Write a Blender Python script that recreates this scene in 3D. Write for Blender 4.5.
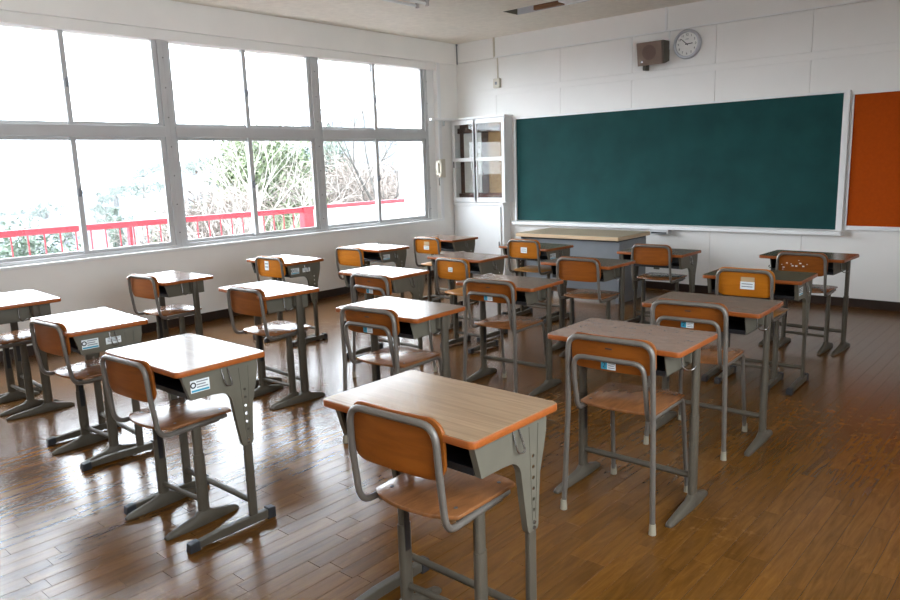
import bpy, bmesh, math, random
from mathutils import Vector, Matrix
from mathutils.geometry import tessellate_polygon
R = math.radians
random.seed(7)
for o in list(bpy.data.objects):
    bpy.data.objects.remove(o)
scene = bpy.context.scene
COL = scene.collection

# ------------------------------------------------------------------ camera
F_PX, YAW, PITCH, ROLL = 729.28, 0.728847, 0.182061, -0.032439
CAM = Vector((6.58472, 0.677925, 1.450971))
fw = Vector((-math.sin(YAW) * math.cos(PITCH), math.cos(YAW) * math.cos(PITCH), -math.sin(PITCH)))
rt = Vector((math.cos(YAW), math.sin(YAW), 0))
up = rt.cross(fw)
r2 = rt * math.cos(ROLL) + up * math.sin(ROLL)
u2 = -rt * math.sin(ROLL) + up * math.cos(ROLL)
cd = bpy.data.cameras.new('camera')
cd.sensor_width = 36.0
cd.lens = F_PX / 900 * 36
cd.clip_end = 3000
cam = bpy.data.objects.new('camera', cd)
COL.objects.link(cam)
cam.matrix_world = Matrix(((r2.x, u2.x, -fw.x, CAM.x), (r2.y, u2.y, -fw.y, CAM.y), (r2.z, u2.z, -fw.z, CAM.z), (0, 0, 0, 1)))
scene.camera = cam

# ------------------------------------------------------------------ sky, exposure
SKY = 15.0
world = bpy.data.worlds.new('sky')
scene.world = world
world.use_nodes = True
bg = world.node_tree.nodes['Background']
bg.inputs[0].default_value = (0.87, 0.955, 1.06, 1)
bg.inputs[1].default_value = SKY
vs = scene.view_settings
vs.view_transform = 'Standard'
vs.look = 'None'
vs.exposure = 0.0
vs.gamma = 1.0
vs.use_curve_mapping = False
scene.cycles.use_denoising = True
scene.cycles.use_adaptive_sampling = False
scene.cycles.max_bounces = 12
scene.cycles.diffuse_bounces = 7
scene.cycles.glossy_bounces = 5
scene.cycles.transparent_max_bounces = 24
scene.cycles.sample_clamp_indirect = 10.0
scene.cycles.caustics_reflective = False
scene.cycles.caustics_refractive = False

# room numbers: x = 0 window wall, y = D blackboard wall
D, W, Y0, H = 8.33, 7.35, -0.6, 3.02
WIN_Y = [0.72, 2.47, 4.233, 5.997, 7.80]
WIN_MID = [1.60, 3.35, 5.111, 6.898]
SILL, WTOP, TR0, TR1 = 0.765, 2.755, 1.80, 1.90
CORR_Y = [0.4, 1.2, 2.0, 2.8, 3.6]      # corridor-side windows
CORR_Z = (1.0, 2.65)
# sampling portals in the window openings (they give off no light of their own)
for i in range(4):
    ld = bpy.data.lights.new('window_portal', 'AREA')
    ld.shape = 'RECTANGLE'
    ld.size = WTOP - SILL
    ld.size_y = WIN_Y[i + 1] - WIN_Y[i]
    ld.cycles.is_portal = True
    lo = bpy.data.objects.new('window_portal', ld)
    COL.objects.link(lo)
    lo.location = (-0.17, (WIN_Y[i] + WIN_Y[i + 1]) / 2, (SILL + WTOP) / 2)
    lo.rotation_euler = (0, R(-90), 0)

for i in range(4):
    ld = bpy.data.lights.new('window_portal', 'AREA')
    ld.shape = 'RECTANGLE'
    ld.size = CORR_Z[1] - CORR_Z[0]
    ld.size_y = CORR_Y[i + 1] - CORR_Y[i]
    ld.cycles.is_portal = True
    lo = bpy.data.objects.new('window_portal', ld)
    COL.objects.link(lo)
    lo.location = (W + 0.17, (CORR_Y[i] + CORR_Y[i + 1]) / 2, (CORR_Z[0] + CORR_Z[1]) / 2)
    lo.rotation_euler = (0, R(90), 0)

# ------------------------------------------------------------------ materials
MATS = {}
def nodes_of(name):
    m = bpy.data.materials.new(name)
    m.use_nodes = True
    nt = m.node_tree
    return m, nt, nt.nodes, nt.links, nt.nodes['Principled BSDF']

def mat(name, c, rough=0.5, metal=0.0, var=0.06, scale=8.0, bump=0.0, bscale=60.0, spec=0.5, coords='Object', stretch=(1, 1, 1)):
    m, nt, N, L, b = nodes_of(name)
    tc = N.new('ShaderNodeTexCoord')
    mp = N.new('ShaderNodeMapping')
    mp.inputs['Scale'].default_value = stretch
    L.new(tc.outputs[coords], mp.inputs['Vector'])
    nz = N.new('ShaderNodeTexNoise')
    nz.inputs['Scale'].default_value = scale
    nz.inputs['Detail'].default_value = 5
    L.new(mp.outputs[0], nz.inputs['Vector'])
    cr = N.new('ShaderNodeValToRGB')
    cr.color_ramp.elements[0].position = 0.3
    cr.color_ramp.elements[1].position = 0.7
    cr.color_ramp.elements[0].color = (*[max(0, v * (1 - var)) for v in c], 1)
    cr.color_ramp.elements[1].color = (*[min(1, v * (1 + var)) for v in c], 1)
    L.new(nz.outputs[0], cr.inputs[0])
    L.new(cr.outputs[0], b.inputs['Base Color'])
    b.inputs['Roughness'].default_value = rough
    b.inputs['Metallic'].default_value = metal
    b.inputs['Specular IOR Level'].default_value = spec
    if bump:
        n2 = N.new('ShaderNodeTexNoise')
        n2.inputs['Scale'].default_value = bscale
        n2.inputs['Detail'].default_value = 3
        L.new(mp.outputs[0], n2.inputs['Vector'])
        bp = N.new('ShaderNodeBump')
        bp.inputs['Strength'].default_value = bump
        bp.inputs['Distance'].default_value = 0.004
        L.new(n2.outputs[0], bp.inputs['Height'])
        L.new(bp.outputs[0], b.inputs['Normal'])
    MATS[name] = m
    return m

def wood(name, c1, c2, rough=0.35, stretch=(1.5, 30, 30), scale=2.0, dist=1.5, obj_var=0.10, bump=0.05, coat=0.0, streak=None):
    """wood grain that runs along local X"""
    m, nt, N, L, b = nodes_of(name)
    tc = N.new('ShaderNodeTexCoord')
    oi = N.new('ShaderNodeObjectInfo')
    ad = N.new('ShaderNodeVectorMath')
    ad.operation = 'ADD'
    sc = N.new('ShaderNodeVectorMath')
    sc.operation = 'SCALE'
    cb = N.new('ShaderNodeCombineXYZ')
    for k in range(3):
        L.new(oi.outputs['Random'], cb.inputs[k])
    L.new(cb.outputs[0], sc.inputs[0])
    sc.inputs['Scale'].default_value = 13.0
    L.new(tc.outputs['Object'], ad.inputs[0])
    L.new(sc.outputs[0], ad.inputs[1])
    mp = N.new('ShaderNodeMapping')
    mp.inputs['Scale'].default_value = stretch
    L.new(ad.outputs[0], mp.inputs['Vector'])
    nz = N.new('ShaderNodeTexNoise')
    nz.inputs['Scale'].default_value = scale
    nz.inputs['Detail'].default_value = 4
    nz.inputs['Roughness'].default_value = 0.62
    nz.inputs['Distortion'].default_value = dist
    L.new(mp.outputs[0], nz.inputs['Vector'])
    cr = N.new('ShaderNodeValToRGB')
    cr.color_ramp.elements[0].position = 0.32
    cr.color_ramp.elements[1].position = 0.68
    cr.color_ramp.elements[0].color = (*c1, 1)
    cr.color_ramp.elements[1].color = (*c2, 1)
    L.new(nz.outputs[0], cr.inputs[0])
    hs = N.new('ShaderNodeHueSaturation')
    mr = N.new('ShaderNodeMapRange')
    mr.inputs['To Min'].default_value = 1 - obj_var
    mr.inputs['To Max'].default_value = 1 + obj_var
    L.new(oi.outputs['Random'], mr.inputs['Value'])
    L.new(mr.outputs[0], hs.inputs['Value'])
    L.new(cr.outputs[0], hs.inputs['Color'])
    L.new(hs.outputs[0], b.inputs['Base Color'])
    b.inputs['Roughness'].default_value = rough
    b.inputs['Coat Weight'].default_value = coat
    if name in ('ply_brown', 'ply_orange', 'edge_orange'):
        b.inputs['Specular IOR Level'].default_value = 0.28
    if bump:
        bp = N.new('ShaderNodeBump')
        bp.inputs['Strength'].default_value = bump
        bp.inputs['Distance'].default_value = 0.001
        L.new(nz.outputs[0], bp.inputs['Height'])
        L.new(bp.outputs[0], b.inputs['Normal'])
    MATS[name] = m
    return m

mat('wall_white', (0.84, 0.82, 0.785), 0.55, var=0.02, scale=2.0, bump=0.05, bscale=90)
mat('panel_white', (0.84, 0.82, 0.785), 0.45, var=0.015, scale=3.0, bump=0.05, bscale=120)
mat('wall_cream', (0.86, 0.84, 0.80), 0.6, var=0.03, scale=2.0, bump=0.06, bscale=70)
mat('ceiling_board', (0.80, 0.745, 0.66), 0.85, var=0.05, scale=14, bump=0.35, bscale=80, spec=0.2)
mat('dark_base', (0.03, 0.017, 0.012), 0.35, var=0.15)
mat('dark_gap', (0.02, 0.012, 0.007), 0.8)
mat('aluminium', (0.53, 0.53, 0.53), 0.35, metal=0.0, var=0.03)
mat('white_gloss', (0.82, 0.82, 0.81), 0.3, var=0.015)
mat('desk_steel', (0.122, 0.110, 0.082), 0.45, var=0.06, scale=12, spec=0.3)
mat('leg_steel', (0.085, 0.072, 0.053), 0.45, var=0.07, scale=14, spec=0.28)
mat('chair_tube', (0.150, 0.132, 0.112), 0.36, metal=0.25, var=0.08, scale=25)
mat('black_plastic', (0.012, 0.012, 0.014), 0.4)
mat('rubber', (0.018, 0.019, 0.022), 0.5)
mat('cap_cream', (0.30, 0.27, 0.20), 0.6)
mat('screw', (0.08, 0.08, 0.08), 0.35, metal=0.7)
mat('bright_metal', (0.32, 0.31, 0.30), 0.25, metal=0.9)
mat('label_white', (0.72, 0.76, 0.76), 0.5)
mat('label_blue', (0.03, 0.30, 0.45), 0.5)
mat('label_tan', (0.45, 0.32, 0.18), 0.5)
mat('print_black', (0.02, 0.02, 0.025), 0.5)
mat('print_grey', (0.22, 0.23, 0.25), 0.5)
mat('paint_white', (0.75, 0.73, 0.7), 0.6)
mat('board_green', (0.010, 0.058, 0.056), 0.7, var=0.16, scale=3.0, bump=0.03, bscale=200, spec=0.15)
mat('board_orange', (0.40, 0.060, 0.001), 0.85, var=0.06, scale=40, bump=0.1, bscale=300, spec=0.15)
mat('speaker_brown', (0.20, 0.135, 0.10), 0.5, var=0.08)
mat('speaker_side', (0.09, 0.078, 0.055), 0.5)
mat('speaker_mesh', (0.155, 0.102, 0.077), 0.8, bump=0.8, bscale=400)
mat('clock_rim', (0.55, 0.56, 0.60), 0.28, metal=0.6)
mat('clock_face', (0.80, 0.80, 0.77), 0.4)
mat('beige_plastic', (0.62, 0.57, 0.47), 0.4)
mat('grey_steel_desk', (0.20, 0.215, 0.235), 0.4, var=0.04)
mat('rail_red', (0.30, 0.022, 0.036), 0.45, var=0.08)
mat('concrete', (0.55, 0.54, 0.51), 0.8, var=0.08)
mat('ground_green', (0.030, 0.036, 0.043), 0.95, var=0.35, scale=0.05, coords='Object')
mat('leaf_dark', (0.07, 0.095, 0.065), 0.6, var=0.5, scale=1.2)
mat('leaf_light', (0.095, 0.12, 0.058), 0.6, var=0.45, scale=1.5)
mat('bush_brown', (0.17, 0.14, 0.12), 0.8, var=0.35, scale=2.0)
mat('bark_pale', (0.26, 0.235, 0.21), 0.85, var=0.2)
mat('bark_dark', (0.045, 0.04, 0.034), 0.9, var=0.25)
mat('reflection_tan', (0.36, 0.22, 0.10), 0.9, var=0.35, scale=60, bump=0.4, bscale=150)  # tan tone of a reflection in the cabinet glass, put into the colour
mat('lamp_white', (0.8, 0.79, 0.78), 0.35)
mat('lamp_pinkgrey', (0.52, 0.47, 0.45), 0.5)
mat('reflector', (0.70, 0.70, 0.71), 0.25)
wood('brown_wood', (0.05, 0.02, 0.01), (0.12, 0.05, 0.025), 0.3)
wood('joist_wood', (0.15, 0.065, 0.025), (0.24, 0.11, 0.045), 0.5)
wood('top_tan', (0.205, 0.13, 0.071), (0.305, 0.20, 0.117), 0.19, stretch=(1.2, 26, 26), obj_var=0.06, bump=0)
wood('top_grey', (0.17, 0.105, 0.075), (0.24, 0.155, 0.113), 0.20, stretch=(3, 12, 12), scale=5, obj_var=0.08, bump=0)
wood('top_olive', (0.105, 0.066, 0.03), (0.155, 0.10, 0.048), 0.22, stretch=(1.2, 26, 26), obj_var=0.08, bump=0)
wood('edge_orange', (0.24, 0.062, 0.012), (0.31, 0.085, 0.018), 0.3, obj_var=0.12, bump=0)
wood('ply_brown', (0.19, 0.050, 0.006), (0.26, 0.076, 0.010), 0.32, obj_var=0.10, stretch=(1.5, 14, 14))
wood('ply_seat', (0.17, 0.066, 0.024), (0.28, 0.112, 0.038), 0.24, obj_var=0.10, bump=0, stretch=(10, 2, 10), dist=2.5)
wood('ply_orange', (0.40, 0.125, 0.007), (0.50, 0.165, 0.012), 0.28, obj_var=0.08, stretch=(1.5, 14, 14))
wood('ply_seat_yellow', (0.36, 0.15, 0.025), (0.46, 0.20, 0.04), 0.28, obj_var=0.08, bump=0, stretch=(10, 2, 10))
wood('teacher_top', (0.40, 0.315, 0.21), (0.47, 0.375, 0.26), 0.4, obj_var=0.0)
wood('teacher_edge', (0.55, 0.38, 0.22), (0.62, 0.44, 0.27), 0.4, obj_var=0.0)

def floor_material():
    m, nt, N, L, b = nodes_of('floor_wood')
    tc = N.new('ShaderNodeTexCoord')
    oi = N.new('ShaderNodeObjectInfo')
    ge = N.new('ShaderNodeNewGeometry')
    sm = N.new('ShaderNodeMath'); sm.operation = 'ADD'
    fr = N.new('ShaderNodeMath'); fr.operation = 'FRACT'
    L.new(oi.outputs['Random'], sm.inputs[0])
    L.new(ge.outputs['Random Per Island'], sm.inputs[1])
    L.new(sm.outputs[0], fr.inputs[0])
    cb = N.new('ShaderNodeCombineXYZ')
    ml = N.new('ShaderNodeMath'); ml.operation = 'MULTIPLY'; ml.inputs[1].default_value = 37.0
    L.new(fr.outputs[0], ml.inputs[0])
    L.new(ml.outputs[0], cb.inputs[2])
    ad = N.new('ShaderNodeVectorMath'); ad.operation = 'ADD'
    L.new(ge.outputs['Position'], ad.inputs[0])
    L.new(cb.outputs[0], ad.inputs[1])
    mp = N.new('ShaderNodeMapping')
    mp.inputs['Scale'].default_value = (16, 1.6, 1)
    L.new(ad.outputs[0], mp.inputs['Vector'])
    nz = N.new('ShaderNodeTexNoise')
    nz.inputs['Scale'].default_value = 2.2
    nz.inputs['Detail'].default_value = 3
    nz.inputs['Roughness'].default_value = 0.65
    nz.inputs['Distortion'].default_value = 1.2
    L.new(mp.outputs[0], nz.inputs['Vector'])
    cr = N.new('ShaderNodeValToRGB')
    e = cr.color_ramp.elements
    e[0].position = 0.3; e[0].color = (0.092, 0.035, 0.0045, 1)
    e[1].position = 0.72; e[1].color = (0.156, 0.065, 0.0105, 1)
    L.new(nz.outputs[0], cr.inputs[0])
    # worn flecks where the varnish has gone
    w1 = N.new('ShaderNodeTexNoise'); w1.inputs['Scale'].default_value = 1.3; w1.inputs['Detail'].default_value = 4
    L.new(ge.outputs['Position'], w1.inputs['Vector'])
    w2 = N.new('ShaderNodeTexNoise'); w2.inputs['Scale'].default_value = 18; w2.inputs['Detail'].default_value = 3; w2.inputs['Roughness'].default_value = 0.7
    L.new(ge.outputs['Position'], w2.inputs['Vector'])
    r1 = N.new('ShaderNodeValToRGB'); r1.color_ramp.elements[0].position = 0.48; r1.color_ramp.elements[1].position = 0.62
    r2_ = N.new('ShaderNodeValToRGB'); r2_.color_ramp.elements[0].position = 0.55; r2_.color_ramp.elements[1].position = 0.68
    L.new(w1.outputs[0], r1.inputs[0]); L.new(w2.outputs[0], r2_.inputs[0])
    wm = N.new('ShaderNodeMath'); wm.operation = 'MULTIPLY'
    L.new(r1.outputs[0], wm.inputs[0]); L.new(r2_.outputs[0], wm.inputs[1])
    wf = N.new('ShaderNodeMath'); wf.operation = 'MULTIPLY'; wf.inputs[1].default_value = 0.22
    L.new(wm.outputs[0], wf.inputs[0])
    mx = N.new('ShaderNodeMix'); mx.data_type = 'RGBA'
    L.new(wf.outputs[0], mx.inputs['Factor'])
    L.new(cr.outputs[0], mx.inputs[6])
    mx.inputs[7].default_value = (0.42, 0.22, 0.085, 1)
    hs = N.new('ShaderNodeHueSaturation')
    mr = N.new('ShaderNodeMapRange'); mr.inputs['To Min'].default_value = 0.82; mr.inputs['To Max'].default_value = 1.14
    L.new(fr.outputs[0], mr.inputs['Value'])
    L.new(mr.outputs[0], hs.inputs['Value'])
    L.new(mx.outputs[2], hs.inputs['Color'])
    L.new(hs.outputs[0], b.inputs['Base Color'])
    rr = N.new('ShaderNodeMapRange'); rr.inputs['From Min'].default_value = 0.3; rr.inputs['From Max'].default_value = 0.7
    rr.inputs['To Min'].default_value = 0.21; rr.inputs['To Max'].default_value = 0.25
    L.new(w2.outputs[0], rr.inputs['Value'])
    b.inputs['Roughness'].default_value = 0.23
    b.inputs['Specular IOR Level'].default_value = 0.43
    bp = N.new('ShaderNodeBump'); bp.inputs['Strength'].default_value = 0.015; bp.inputs['Distance'].default_value = 0.001
    L.new(nz.outputs[0], bp.inputs['Height'])
    MATS['floor_wood'] = m
floor_material()

def glass_material(name, tint=(1, 1, 1), f0=0.04):
    """thin pane: clear, with a Schlick reflection that is the same from both faces"""
    m = bpy.data.materials.new(name)
    m.use_nodes = True
    N, L = m.node_tree.nodes, m.node_tree.links
    N.remove(N['Principled BSDF'])
    t = N.new('ShaderNodeBsdfTransparent'); t.inputs[0].default_value = (*tint, 1)
    g = N.new('ShaderNodeBsdfGlossy'); g.inputs['Roughness'].default_value = 0.02
    ge = N.new('ShaderNodeNewGeometry')
    def M(op, a, b=None):
        n = N.new('ShaderNodeMath'); n.operation = op
        for k, q in enumerate((a, b)):
            if q is None: continue
            if isinstance(q, (int, float)): n.inputs[k].default_value = q
            else: L.new(q, n.inputs[k])
        return n.outputs[0]
    dp = N.new('ShaderNodeVectorMath'); dp.operation = 'DOT_PRODUCT'
    L.new(ge.outputs['Incoming'], dp.inputs[0]); L.new(ge.outputs['Normal'], dp.inputs[1])
    c = M('ABSOLUTE', dp.outputs['Value'])
    f = M('ADD', M('MULTIPLY', M('POWER', M('SUBTRACT', 1.0, c), 5.0), 1 - f0), f0)
    mx = N.new('ShaderNodeMixShader')
    L.new(f, mx.inputs[0]); L.new(t.outputs[0], mx.inputs[1]); L.new(g.outputs[0], mx.inputs[2])
    L.new(mx.outputs[0], N['Material Output'].inputs[0])
    MATS[name] = m
glass_material('window_glass', (0.985, 0.99, 0.985), 0.03)
glass_material('cabinet_glass', (0.95, 0.96, 0.95), 0.022)

# ------------------------------------------------------------------ mesh building
class MB:
    def __init__(s):
        s.v, s.f = [], []
    def add(s, vs_, fs):
        n = len(s.v)
        s.v += [tuple(v) for v in vs_]
        s.f += [tuple(i + n for i in f) for f in fs]
        return s
    def box(s, x0, x1, y0, y1, z0, z1, m=None):
        v = [Vector((x, y, z)) for z in (z0, z1) for y in (y0, y1) for x in (x0, x1)]
        if m is not None:
            v = [m @ q for q in v]
        return s.add(v, [(0, 2, 3, 1), (4, 5, 7, 6), (0, 1, 5, 4), (2, 6, 7, 3), (0, 4, 6, 2), (1, 3, 7, 5)])
    def prism(s, poly, a0, a1, axis='z', holes=()):
        """extrude a 2D outline (with holes) along an axis; z: (x,y), x: (y,z), y: (x,z)"""
        def P(u, w, t):
            return {'z': (u, w, t), 'x': (t, u, w), 'y': (u, t, w)}[axis]
        loops = [list(poly)] + [list(h) for h in holes]
        flat = [q for l in loops for q in l]
        n = len(flat)
        if len(loops) == 1 and n <= 64 and not holes and getattr(s, 'ngon', True) and convex(poly):
            tris = [tuple(range(n))]
        else:
            tris = [tuple(t) for t in tessellate_polygon([[Vector((q[0], q[1], 0)) for q in l] for l in loops])]
        vs_ = [P(q[0], q[1], a0) for q in flat] + [P(q[0], q[1], a1) for q in flat]
        fs = [tuple(reversed(t)) for t in tris] + [tuple(i + n for i in t) for t in tris]
        o = 0
        for l in loops:
            k = len(l)
            for i in range(k):
                j = (i + 1) % k
                fs.append((o + i, o + j, o + j + n, o + i + n))
            o += k
        return s.add(vs_, fs)
    def tube(s, path, r, seg=8, caps=True, flat=(1, 1)):
        pts = [Vector(q) for q in path]
        n = len(pts)
        rs_ = r if isinstance(r, (list, tuple)) else [r] * n
        tang = []
        for i in range(n):
            a = pts[max(i - 1, 0)]; b = pts[min(i + 1, n - 1)]
            tang.append((b - a).normalized())
        t0 = tang[0]
        ref = Vector((1, 0, 0)) if abs(t0.x) < 0.8 else Vector((0, 1, 0))
        nrm = (ref - t0 * ref.dot(t0)).normalized()
        vs_, fs = [], []
        for i in range(n):
            if i:
                nrm = (nrm - tang[i] * nrm.dot(tang[i])).normalized()
            bn = tang[i].cross(nrm)
            for k in range(seg):
                a = 2 * math.pi * k / seg
                vs_.append(pts[i] + nrm * (math.cos(a) * rs_[i] * flat[0]) + bn * (math.sin(a) * rs_[i] * flat[1]))
        for i in range(n - 1):
            for k in range(seg):
                k2 = (k + 1) % seg
                fs.append((i * seg + k, i * seg + k2, (i + 1) * seg + k2, (i + 1) * seg + k))
        if caps:
            fs.append(tuple(reversed(range(seg))))
            fs.append(tuple((n - 1) * seg + k for k in range(seg)))
        return s.add(vs_, fs)
    def cyl(s, c, r, h, axis='z', seg=16, r1=None):
        c = Vector(c)
        d = {'x': Vector((1, 0, 0)), 'y': Vector((0, 1, 0)), 'z': Vector((0, 0, 1))}[axis]
        return s.tube([c, c + d * h], [r, r if r1 is None else r1], seg)
    def mesh(s, name, material, smooth=None, bevel=0.0, bseg=2):
        me = bpy.data.meshes.new(name)
        me.from_pydata(s.v, [], s.f)
        me.update()
        bm = bmesh.new(); bm.from_mesh(me)
        bmesh.ops.recalc_face_normals(bm, faces=bm.faces)
        if bevel:
            es = [e for e in bm.edges if len(e.link_faces) == 2 and e.calc_face_angle(0) > R(40)]
            bmesh.ops.bevel(bm, geom=es, offset=bevel, segments=bseg, profile=0.5, affect='EDGES', clamp_overlap=True)
        bm.to_mesh(me); bm.free()
        if smooth:
            for p in me.polygons:
                p.use_smooth = True
            me.set_sharp_from_angle(angle=R(smooth))
        me.materials.append(MATS[material] if isinstance(material, str) else material)
        return me
    def build(s, name, material, parent=None, smooth=None, bevel=0.0, bseg=2, loc=None):
        return link(name, s.mesh(name, material, smooth, bevel, bseg), parent, loc)

def convex(poly):
    n = len(poly); sg = 0
    for i in range(n):
        a, b, c = poly[i], poly[(i + 1) % n], poly[(i + 2) % n]
        cr = (b[0] - a[0]) * (c[1] - b[1]) - (b[1] - a[1]) * (c[0] - b[0])
        if abs(cr) < 1e-12:
            continue
        if sg == 0:
            sg = 1 if cr > 0 else -1
        elif cr * sg < 0:
            return False
    return True

def link(name, data, parent=None, loc=None):
    o = bpy.data.objects.new(name, data)
    COL.objects.link(o)
    if parent is not None:
        o.parent = parent
    if loc is not None:
        o.location = loc
    return o

def thing(name, label, cat, loc=(0, 0, 0), rz=0.0, group=None):
    o = link(name, None, None, loc)
    o.empty_display_size = 0.1
    o.rotation_euler = (0, 0, rz)
    return tag(o, label, cat, group)

def tag(o, label=None, cat=None, group=None, kind=None):
    if label: o['label'] = label
    if cat: o['category'] = cat
    if group: o['group'] = group
    if kind: o['kind'] = kind
    return o

def struct(o):
    o['kind'] = 'structure'
    return o

def copy_tree(o, parent=None):
    c = o.copy()
    COL.objects.link(c)
    if parent is not None:
        c.parent = parent
    for ch in list(o.children):
        copy_tree(ch, c)
    return c

def rrect(x0, x1, y0, y1, r, n=5):
    out = []
    for cx, cy, a0 in ((x1 - r, y0 + r, -90), (x1 - r, y1 - r, 0), (x0 + r, y1 - r, 90), (x0 + r, y0 + r, 180)):
        for k in range(n + 1):
            a = R(a0 + 90 * k / n)
            out.append((cx + r * math.cos(a), cy + r * math.sin(a)))
    return out

def circle(cx, cy, r, n=8):
    return [(cx + r * math.cos(2 * math.pi * k / n), cy + r * math.sin(2 * math.pi * k / n)) for k in range(n)]

def fillet(pts, r, n=5):
    """round the inner corners of a 3D polyline"""
    pts = [Vector(p) for p in pts]
    rr = r if isinstance(r, (list, tuple)) else [r] * len(pts)
    out = [pts[0]]
    for i in range(1, len(pts) - 1):
        a, b, c = pts[i - 1], pts[i], pts[i + 1]
        d1, d2 = (a - b).normalized(), (c - b).normalized()
        ang = d1.angle(d2)
        t = min(rr[i] / math.tan(ang / 2), (a - b).length * 0.49, (c - b).length * 0.49)
        p1, p2 = b + d1 * t, b + d2 * t
        for k in range(n + 1):
            u = k / n
            out.append(p1 * (1 - u) ** 2 + b * (2 * u * (1 - u)) + p2 * u ** 2)
    out.append(pts[-1])
    return out

def text_mesh(body, size, material, depth=0.0006):
    cu = bpy.data.curves.new('txt', 'FONT')
    cu.body = body
    cu.size = size
    cu.align_x = 'CENTER'
    cu.align_y = 'CENTER'
    cu.extrude = depth
    cu.resolution_u = 3
    ob = bpy.data.objects.new('txt', cu)
    COL.objects.link(ob)
    dg = bpy.context.evaluated_depsgraph_get()
    me = bpy.data.meshes.new_from_object(ob.evaluated_get(dg))
    bpy.data.objects.remove(ob)
    bpy.data.curves.remove(cu)
    me.materials.clear()
    me.materials.append(MATS[material])
    return me

# ================================================================== THE ROOM
# ---- floor with planks
fl = MB().box(-0.0, W, Y0, D, -0.12, -0.004).build('floor', 'dark_gap')
struct(fl)
PW = 0.0745
rnd = random.Random(3)
planks = []
nx = int(W / PW)
for c in range(nx + 1):
    x0 = c * PW
    x1 = min(x0 + PW, W)
    if x1 - x0 < 0.01:
        continue
    y = Y0 - rnd.random() * 0.5
    while y < D:
        l = rnd.choice((0.38, 0.46, 0.56, 0.56, 0.66))
        a, b = max(y, Y0), min(y + l, D)
        if b - a > 0.02:
            planks.append((x0, x1, a, b))
        y += l
def screen(p):
    d = Vector(p) - CAM
    z = d.dot(fw)
    if z < 0.2:
        return None
    return 450 + F_PX * d.dot(r2) / z, 300 - F_PX * d.dot(u2) / z, z
def plank_size(p):
    q = screen(((p[0] + p[1]) / 2, (p[2] + p[3]) / 2, 0))
    if q is None or not (-15 < q[0] < 915 and 0 < q[1] < 612):
        return -1
    return (p[3] - p[2]) / q[2] ** 3
planks.sort(key=plank_size, reverse=True)
G = 0.0006
unit_meshes = {}
for (x0, x1, a, b) in planks[:300]:
    key = (round(x1 - x0, 4), round(b - a, 3))
    if key not in unit_meshes:
        hx, hy = (x1 - x0) / 2 - G, (b - a) / 2 - G
        unit_meshes[key] = MB().box(-hx, hx, -hy, hy, -0.006, 0.0).mesh('floor_plank', 'floor_wood', bevel=0.0008, bseg=1)
    o = link('floor_plank', unit_meshes[key], fl, ((x0 + x1) / 2, (a + b) / 2, -rnd.random() * 0.0003))
    o.rotation_euler = (rnd.uniform(-1, 1) * 0.0004, rnd.uniform(-1, 1) * 0.0012, 0)
mb = MB()
for (x0, x1, a, b) in planks[300:]:
    t, dz = rnd.uniform(-1, 1) * 0.00005, -rnd.random() * 0.0003
    n = len(mb.v)
    mb.box(x0 + 0.0005, x1 - 0.0005, a + 0.0005, b - 0.0005, -0.006, dz)
o = mb.build('floor_plank_field', 'floor_wood', fl)
o['kind'] = 'stuff'

# ---- ceiling with boards and a recess for the lamp trough
RX0, RX1, RY0, RY1 = 1.70, 3.30, 7.12, 7.385
ce = MB()
for bx_ in ((-0.2, RX0, Y0, D + 0.2), (RX1, W + 0.2, Y0, D + 0.2), (RX0, RX1, Y0, RY0), (RX0, RX1, RY1, D + 0.2)):
    ce.box(bx_[0], bx_[1], bx_[2], bx_[3], H + 0.006, H + 0.16)
ce = struct(ce.build('ceiling', 'ceiling_board'))
def cut(rect, hole):
    x0, x1, y0, y1 = rect; hx0, hx1, hy0, hy1 = hole
    if x1 <= hx0 or x0 >= hx1 or y1 <= hy0 or y0 >= hy1:
        return [rect]
    out = []
    if x0 < hx0: out.append((x0, hx0, y0, y1))
    if x1 > hx1: out.append((hx1, x1, y0, y1))
    a, b = max(x0, hx0), min(x1, hx1)
    if y0 < hy0: out.append((a, b, y0, hy0))
    if y1 > hy1: out.append((a, b, hy1, y1))
    return out
yy = D
while yy > Y0 + 0.01:
    xx = 0.0
    while xx < W - 0.01:
        for q in cut((xx, min(xx + 0.92, W), max(yy - 0.46, Y0), yy), (RX0, RX1, RY0, RY1)):
            if q[1] - q[0] > 0.01 and q[3] - q[2] > 0.01:
                MB().box(q[0] + 0.0008, q[1] - 0.0008, q[2] + 0.0008, q[3] - 0.0008, H, H + 0.006).build('ceiling_board', 'ceiling_board', ce)
        xx += 0.92
    yy -= 0.46

# ---- blackboard wall
wf_ = struct(MB().box(-0.2, W + 0.2, D + 0.012, D + 0.2, -0.12, H + 0.006).build('wall_front', 'wall_white'))
xs = [0.0, 0.66, 1.625, 2.563, 3.50, 4.415, 5.34, 6.27, W]
for i in range(len(xs) - 1):
    for z0, z1 in ((2.392, 2.775), (1.46, 2.322), (0.0, 1.46)):
        MB().box(xs[i] + 0.002, xs[i + 1] - 0.002, D, D + 0.012, z0 + 0.0015, z1 - 0.0015).build('wall_panel', 'panel_white', wf_)
MB().box(0, W, D + 0.003, D + 0.012, 2.322, 2.392).build('wall_batten', 'panel_white', wf_)
o = MB().box(0.03, W, D - 0.022, D + 0.012, 2.775, H).build('trim_1', 'wall_white'); struct(o)
o = MB().box(0.93, W, D - 0.012, D, 0.0, 0.085).build('baseboard_front', 'dark_base', bevel=0.002); struct(o)

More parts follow.
